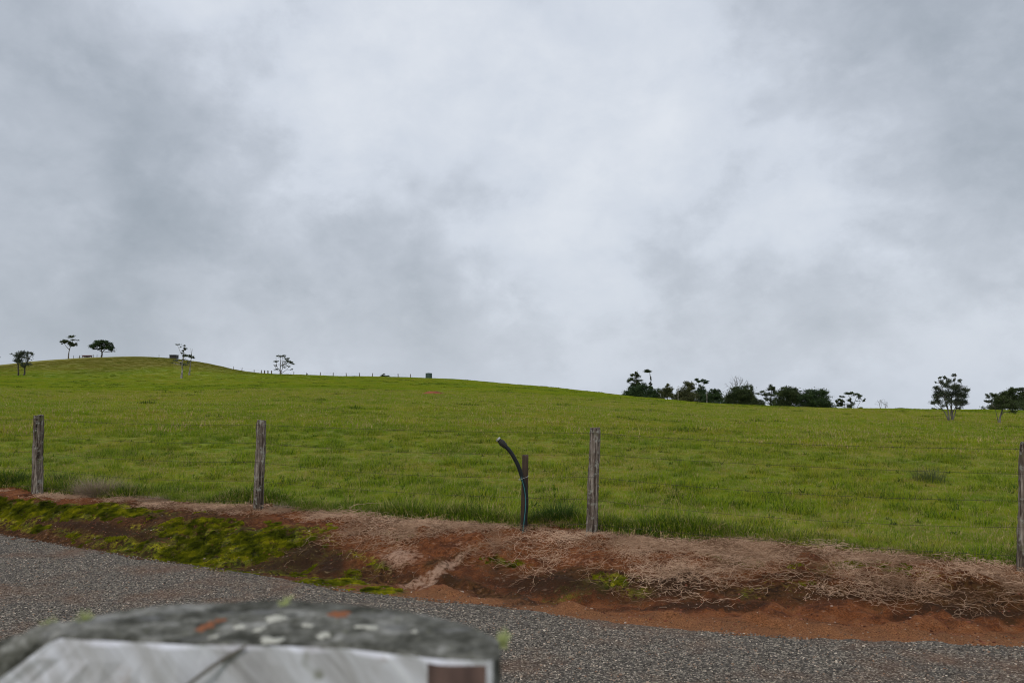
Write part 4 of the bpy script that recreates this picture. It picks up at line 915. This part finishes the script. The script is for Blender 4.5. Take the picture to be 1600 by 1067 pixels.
tree('tree', 'umbrella shaped tree with sky gaps, standing just right of the dark group', 'tree', 135, [[(1330, 646, 1.6), (1330, 632, 1.2), (1328, 622, .8)], [(1333, 646, 1.2), (1334, 630, .8), (1340, 619, .5)], [(1338, 640, .8), (1342, 630, .5), (1345, 624, .4)], [(1320, 640, 1), (1320, 628, .6), (1316, 622, .5)]],
     [(1322, 614.5, 5, 2.4), (1330, 614, 6, 2.4), (1338, 616, 6, 2.6), (1345, 620, 5, 3), (1349, 624.5, 2.6, 3), (1316, 619, 4, 2.6), (1312, 625, 4, 3.5), (1306, 628, 3, 4), (1318, 630, 6, 4), (1328, 625, 4, 3), (1326, 633, 6, 4), (1333, 629, 3.4, 3, .7), (1310, 634, 5, 3), (1340, 626, 3, 1.4, .5)], .85, 5, L_dark, B_dark)
tree('bush', 'small round dark bush to the right of the umbrella shaped tree', 'bush', 132, [[(1345.5, 643, .8), (1345.5, 637, .5)]], [(1346, 637, 2.8, 2.2, 1.4)], .7, 7, L_dark, B_dark)
bare('bush', 'sparse twiggy sapling on the skyline, left of two', 112, (1376, 639), [(1373.5, 630), (1377, 631), (1375, 629)], .5, B_grey, 'bush', 'sparse saplings on the skyline', 2, .45)
bare('bush', 'low sparse twiggy shrub on the skyline, right of two', 112, (1383, 640), [(1381, 633), (1385, 634), (1388, 636), (1383, 632)], .5, B_grey, 'bush', 'sparse saplings on the skyline', 2, .45)
tree('bush', 'low dark bush on the skyline behind the vase shaped tree', 'bush', 108, [[(1462, 644, 1), (1462, 640, .6)]], [(1460, 638.5, 3.5, 2), (1470, 639, 5, 1.6), (1464, 639.5, 6, 1.4)], .8, 6, L_dark, B_dark)
rs_ = random.Random(3); stems = [[(1482, 658, 3), (1481.5, 645, 2.2), (1479, 630, 1.5), (1474, 612, .9), (1466, 592, .4)], [(1486, 658, 3.2), (1487, 645, 2.4), (1487, 625, 1.6), (1489, 605, .9), (1492, 588, .4)], [(1484, 658, 2), (1478, 648, 1.5), (1474.5, 640, 1), (1463, 628, .5)], [(1487, 658, 2), (1493, 646, 1.5), (1496, 636, 1), (1506, 618, .5)],
         [(1483, 650, 1.4), (1476, 628, .9), (1471, 610, .5)], [(1487, 648, 1.4), (1498, 625, .8), (1503, 608, .5)], [(1485, 650, 1.4), (1483, 620, .9), (1478, 596, .4)], [(1495, 638, .8), (1508, 632, .4)], [(1479, 645, .8), (1464, 636, .5), (1456, 630, .3)]]
cl_ = [(1467, 590, 2.5, 2), (1470, 596, 3, 3), (1478, 590, 2.6, 3), (1482, 596, 4, 4), (1490, 586, 2.6, 2), (1493, 585.5, 2, 1.6), (1492, 593, 2.2, 3, .7), (1499, 595, 2.6, 2.6), (1475, 601, 5, 4), (1486, 606, 7, 5), (1496, 606, 6, 5), (1506, 608, 5, 4), (1513, 609, 3, 2.6), (1465, 607, 4.5, 4), (1470, 614, 7, 5), (1482, 616, 8, 6), (1496, 617, 8, 6), (1508, 618, 5, 5), (1463, 619, 5, 4), (1457, 629, 5, 3, .8), (1468, 627, 6, 4), (1480, 627, 6, 5, .8), (1492, 628, 6, 5), (1503, 629, 7, 5), (1510, 628, 2.6, 3), (1499, 637, 4, 2.5, .5), (1472, 634, 4, 3, .5), (1461, 598, 2, 2, .3)]
tree('tree', 'vase shaped many stemmed tree standing alone in the pasture at right', 'tree', 0, stems, cl_, .8, 5.4, L_grey, B_grey, base=(1484, 658), sub=2.6, grow=1.5)
tree('tree', 'small forked tree with a pale trunk in front of the dark wood at far right', 'tree', 0, [[(1562, 661, 3), (1563, 652, 2.6), (1567, 641, 2), (1570, 632, 1)], [(1561, 659, 1.2), (1558, 648, .9), (1554, 637, .6)], [(1564, 650, 1.4), (1568, 643, 1)]],
     [(1543, 619, 3, 3), (1542, 626, 3.5, 2.6), (1548, 627, 3, 2.4), (1554, 617, 5, 3), (1560, 623, 8, 6), (1568, 616, 5, 5), (1570, 627, 9, 7), (1580, 633, 8, 6), (1562, 634, 8, 5), (1590, 636, 7, 5, .6), (1584, 643, 6, 3, .4)], .85, 5.6, L_dark, B_grey, base=(1562, 661), sub=2, grow=1.4)
GW = 'dark wood at the far right of the skyline'
tree('tree', 'tall dark tree of the wood at far right, behind the pale trunked tree', 'tree', 126, [[(1577, 646, 3), (1577, 625, 1.5)]], [(1580, 609, 5, 4), (1576, 616, 6, 5), (1585, 616, 9, 6), (1580, 625, 14, 7), (1568, 632, 12, 6), (1588, 633, 12, 7), (1550, 637, 9, 3.5), (1557, 633, 7, 4)], 1.0, 5.6, L_dark, B_dark, GW)
tree('tree', 'dark flat tiered tree of the wood at far right, cut by the photo edge', 'tree', 129, [[(1600, 648, 3), (1600, 628, 1.6), (1598, 612, .8)]], [(1590, 608.5, 7, 2, 1), (1598, 609, 6, 2.4), (1600, 615, 8, 3), (1604, 623, 12, 7), (1598, 633, 12, 7), (1616, 628, 12, 9), (1612, 613, 7, 4)], 1.0, 5.6, L_dark, B_dark, GW)
tree('tree', 'tree at the left edge of the photo, cut off beside the hill', 'tree', 230, [[(-6, 575, 2), (-6, 562, 1.4), (-5, 556, .8)]], [(-5, 556, 4, 4), (-2, 558, 3, 1), (-10, 559, 6, 5)], .8, 5, L_dark, B_dark)
# dead poles in the group
for (px, y0, y1, lb) in ((1059.5, 603, 632, 'thin dead grey pole trunk rising at the left of the olive tree'), (1104.5, 611, 634, 'thin pale dead pole trunk in front of the dark trees')):
    Y = D1-14; a0 = P(px, y1, Y); zb = Hs(a0.x, Y); mb = MB(); a1 = P(px, y0, Y); mb.tube([(a0.x, Y, zb-.1), (a0.x+.03, Y, (zb+a1.z)/2), tuple(a1)], (.085, .07, .04), 7)
    for t, s_ in ((.8, 1), (.9, -1), (.7, -1)): q = Vector((a0.x, Y, zb)).lerp(a1, t); mb.tube([q, q+Vector((.22*s_, .05, .16))], (.025, .01), 4)
    o = mb.build('dead_tree', B_pale, loc=(a0.x, Y, zb)); tag(o, lb, 'tree', 'dead pole trunks')

# ------------------------------------------------------------------ things on the skyline
m_tank, nt, b = new_mat('dark_green_tank'); sp_ = N(nt, 'ShaderNodeSeparateXYZ', ins={0: objc(nt)})
setc(nt, b, mix(nt, mapr(nt, noise(nt, objc(nt), 2, 4), .45, .7, 0, .5), (.030, .060, .050), (.065, .085, .070)), .6)
Yt = 179; u = Yt/FPX; tb_ = P(670, 590.8, Yt); zb = min(Hs(tb_.x, Yt), tb_.z)-.05; root = empty('water_tank', (tb_.x, Yt, zb)); tag(root, 'small dark green cylindrical water tank on the middle of the skyline', 'tank')
ht = P(670, 583, Yt).z-zb; mb = MB(); seq = []
for i in range(15): seq.append((ht*.97*i/14, 5.1*u*(1.012 if i % 2 else .99)))
mb.tube([(tb_.x, Yt, zb+a) for a, _ in seq], [q for _, q in seq], 32); mb.build('tank_wall', m_tank, root)
mb = MB(); mb.tube([(tb_.x, Yt, zb+ht*.965+a) for a in (0, .03, .09)], [5.35*u, 5.35*u, .3], 32); mb.build('tank_lid', m_tank, root)
mb = MB(); mb.tube([(tb_.x, Yt, zb+ht+q) for q in (0, .06)], .22, 12); mb.build('hatch', m_tank, root)
# dark trough tank on the hill
m_blk, nt, b = new_mat('black_steel'); setc(nt, b, mix(nt, noise(nt, objc(nt), 3, 3), (.012, .012, .013), (.035, .033, .032)), .6)
Yt = 228; u = Yt/FPX; c0 = P(271.8, 560, Yt); zb = Hs(c0.x, Yt); root = empty('cattle_shelter', (c0.x, Yt, zb)); tag(root, 'low black open shelter box on the hilltop left of the thin tree pair', 'shelter')
w_, h_ = 10.6*u, P(272, 554.8, Yt).z-zb
mb = MB(); mb.box((c0.x, Yt+.9, zb+h_*.5), (w_*.96, .08, h_*.9)); mb.box((c0.x-w_*.47, Yt, zb+h_*.5), (.08, 1.7, h_*.9)); mb.box((c0.x+w_*.47, Yt, zb+h_*.5), (.08, 1.7, h_*.9)); mb.build('wall', m_blk, root)
mb = MB(); mb.box((c0.x, Yt, zb+h_), (w_*1.05, 2.1, .1)); mb.build('roof', m_blk, root)
mb = MB(); mb.box((c0.x, Yt-.86, zb+h_*.42), (w_*.9, .05, h_*.62)); mb.build('front_panel', m_blk, root)
# rusty rack
m_rust, nt, b = new_mat('rusty_red_steel'); setc(nt, b, mix(nt, noise(nt, objc(nt), 2, 3), (.16, .045, .035), (.28, .12, .09)), .8)
m_dst, nt, b = new_mat('dark_steel_legs'); setc(nt, b, (.04, .028, .026), .8)
Yt = 230.5; u = Yt/FPX; c0 = P(136, 558.6, Yt); zb = Hs(c0.x, Yt); root = empty('feed_rack', (c0.x, Yt, zb)); tag(root, 'long low rusty red feed rack on legs on the hilltop between two trees', 'feed rack')
h_ = max(P(136, 555, Yt).z-zb, .5); w_ = 15.4*u
mb = MB(); mb.box((c0.x, Yt-.4, zb+h_*.92), (w_, .09, h_*.14)); mb.box((c0.x, Yt+.4, zb+h_*.95), (w_, .09, h_*.14)); mb.box((c0.x-w_*.25, Yt-.4, zb+h_*.72), (w_*.4, .07, h_*.10)); mb.box((c0.x+w_*.25, Yt-.4, zb+h_*.74), (w_*.42, .07, h_*.1))
for k in range(9): mb.box((c0.x-w_*.5+w_*k/8, Yt, zb+h_*.8), (.06, .7, .06))
mb.build('rail', m_rust, root)
for k in range(5):
    x = c0.x-w_*.47+w_*.94*k/4; mb = MB(); mb.tube([(x-.15, Yt, zb-.05), (x, Yt, zb+h_*.7)], .07, 6); mb.tube([(x+.15, Yt, zb-.05), (x, Yt, zb+h_*.7)], .07, 6); mb.build('leg', m_dst, root)
mb = MB(); mb.tube([(c0.x-w_*.45, Yt, zb+h_*.6), (c0.x, Yt, zb+h_*.48), (c0.x+w_*.45, Yt, zb+h_*.6)], (.2, .26, .2), 8); mb.build('trough', m_dst, root)
# small skyline fences
def ridge_fence(label, plist, rad=.10):
    fx0 = P(plist[0][0], 580, 200); rt = None; prev = None; tops_ = []
    for (px, topy, k_) in plist:
        x, _ = ray(px, topy); azz = math.atan(x); r_ = float(np.interp(azz, TS[0], TS[1])); Yp = r_*math.cos(azz)*1.003; t_ = P(px, topy, Yp); zb = Hs(t_.x, Yp)
        if rt is None: rt = empty('post_and_wire_fence', (t_.x, Yp, zb)); tag(rt, label, 'fence')
        mb = MB(); hh = max(t_.z, zb+.8); mb.tube([(t_.x, Yp, zb-.2), (t_.x+.02, Yp, (zb+hh)/2), (t_.x+random.gauss(0, .03), Yp, hh)], (rad*k_, rad*k_*.95, rad*k_*.85), 7)
        mb.build('fence_post', m_wood, rt); tops_.append((t_.x, Yp, hh, zb))
    for q in (.9, .6, .3):
        mb = MB(); mb.tube([(x_, y_, z0+(h1-z0)*q) for x_, y_, h1, z0 in tops_], .003, 3, False); mb.build('wire', m_wire, rt)
ridge_fence('row of tiny fence posts along the low part of the skyline', [(365, 574.5, .7), (378, 577.5, .8), (397, 580, .9), (408.3, 579.3, 1.2), (413.3, 579.8, 1.7), (418.6, 580, 1.6), (424.2, 581, 1.4), (459, 583, .8), (500.5, 585, 1), (520.5, 585.2, 1), (541, 585.2, 1), (561.5, 585.2, 1), (582, 585.4, 1), (622, 587, 1), (641.5, 588, 1)])
ridge_fence('few tiny fence posts along the hilltop near the feed rack', [(115, 557.5, .7), (124.5, 555.8, 1.3), (146, 556.2, .7), (151.5, 556.2, .7), (248.5, 553.5, .6)])
# bare earth mound
m_earth, nt, b = new_mat('red_earth'); setc(nt, b, ramp(nt, noise(nt, pos(nt), 1.6, 4), [(.35, (.12, .035, .018)), (.6, (.28, .085, .04))]), .95, spec=.1)
mb = MB(); rn = 12; un = 28
for i in range(rn+1):
    for k in range(un):
        t = 6.283*k/un; q = i/rn; x = sc0.x+math.cos(t)*q*1.25; y = sc0.y+math.sin(t)*q*2.2
        z = Hs(x, y)+.30*(1-q*q)*(.7+.5*vnoise(np.array([x*2.0]), np.array([y*2.0]), 5)[0])-.04; mb.v.append(Vector((x, y, z)))
for i in range(rn):
    for k in range(un): mb.f.append((i*un+k, (i+1)*un+k, (i+1)*un+(k+1) % un, i*un+(k+1) % un)); mb.m.append(0)
o = mb.build('soil_mound', m_earth, loc=sc0, smooth=True); tag(o, 'small bare red soil mound on the slope below the water tank', 'soil mound')

# ------------------------------------------------------------------ single plants by the fence
M_tan = blade_mat('dry_tussock_blade', lambda nt: mix(nt, noise(nt, pos(nt), 12, 3), (.16, .115, .075), (.42, .33, .23)), .15, .8)
def tussock(px, py, rad, h, n, label, mat, lean=1.1, wd=.0035, cat='plant', group=None, name='grass_tussock'):
    c_ = ground(px, py); mb = MB()
    for i in range(n):
        a = random.uniform(0, 6.28); q = rad*random.random()**.7*.75; x, y = q*math.cos(a)*1.35, q*math.sin(a); hd = a+random.gauss(0, .6); L = h*random.uniform(.5, 1.25); ln = random.uniform(.3, 1)*lean
        p0 = Vector((c_.x+x, c_.y+y, Hs(c_.x+x, c_.y+y)-.01)); dx = Vector((math.cos(hd), math.sin(hd), 0)); pts = [p0]; ang = ln*.4
        for k in range(4): p0 = p0+(dx*math.sin(ang)+Vector((0, 0, math.cos(ang))))*L/4; ang += ln*.42; pts.append(p0)
        sd = Vector((-math.sin(hd), math.cos(hd), 0))+Vector((random.gauss(0, .4), random.gauss(0, .4), 0)); b0 = len(mb.v)
        for k, p_ in enumerate(pts): ww = wd*(1-.22*k)/2; mb.v += [p_-sd*ww, p_+sd*ww]
        for k in range(4): mb.f.append((b0+2*k, b0+2*k+1, b0+2*k+3, b0+2*k+2)); mb.m.append(0)
    o = mb.build(name, mat, loc=c_); tag(o, label, cat, group); return o
tussock(150, 774, .30, .30, 1300, 'dry tan grass tussock right of the leftmost fence post', M_tan, 1.2)
tussock(188, 776, .20, .22, 700, 'smaller dry tan tussock at the right side of the larger one', M_tan, 1.3)
tussock(238, 784, .20, .13, 600, 'flattened dry brown clump on the red soil between the two left posts', M_tan, 1.9)
tussock(435, 798, .16, .14, 320, 'dry straw clump at the foot of the second fence post', M_tan, 1.7)
M_rank = blade_mat('rank_green_blade', lambda nt: mix(nt, noise(nt, pos(nt), 14, 3), (.030, .062, .012), (.075, .125, .022)), .3)
tussock(18, 758, .20, .22, 520, 'dark green grass clump at the left edge of the photo', M_rank, 1.0, .006)
tussock(100, 758, .20, .24, 560, 'dark green grass clump beside the leftmost fence post', M_rank, 1.0, .006)
tussock(868, 812, .24, .26, 700, 'dark green grass clump between the pipe stake and the tall fence post', M_rank, 1.1, .006)
tussock(1450, 752, .30, .30, 420, 'taller grey green grass clump in the pasture at right', blade_mat('grey_green_blade', lambda nt: mix(nt, noise(nt, pos(nt), 14, 3), (.07, .10, .035), (.16, .18, .07)), .3), .9, .006)
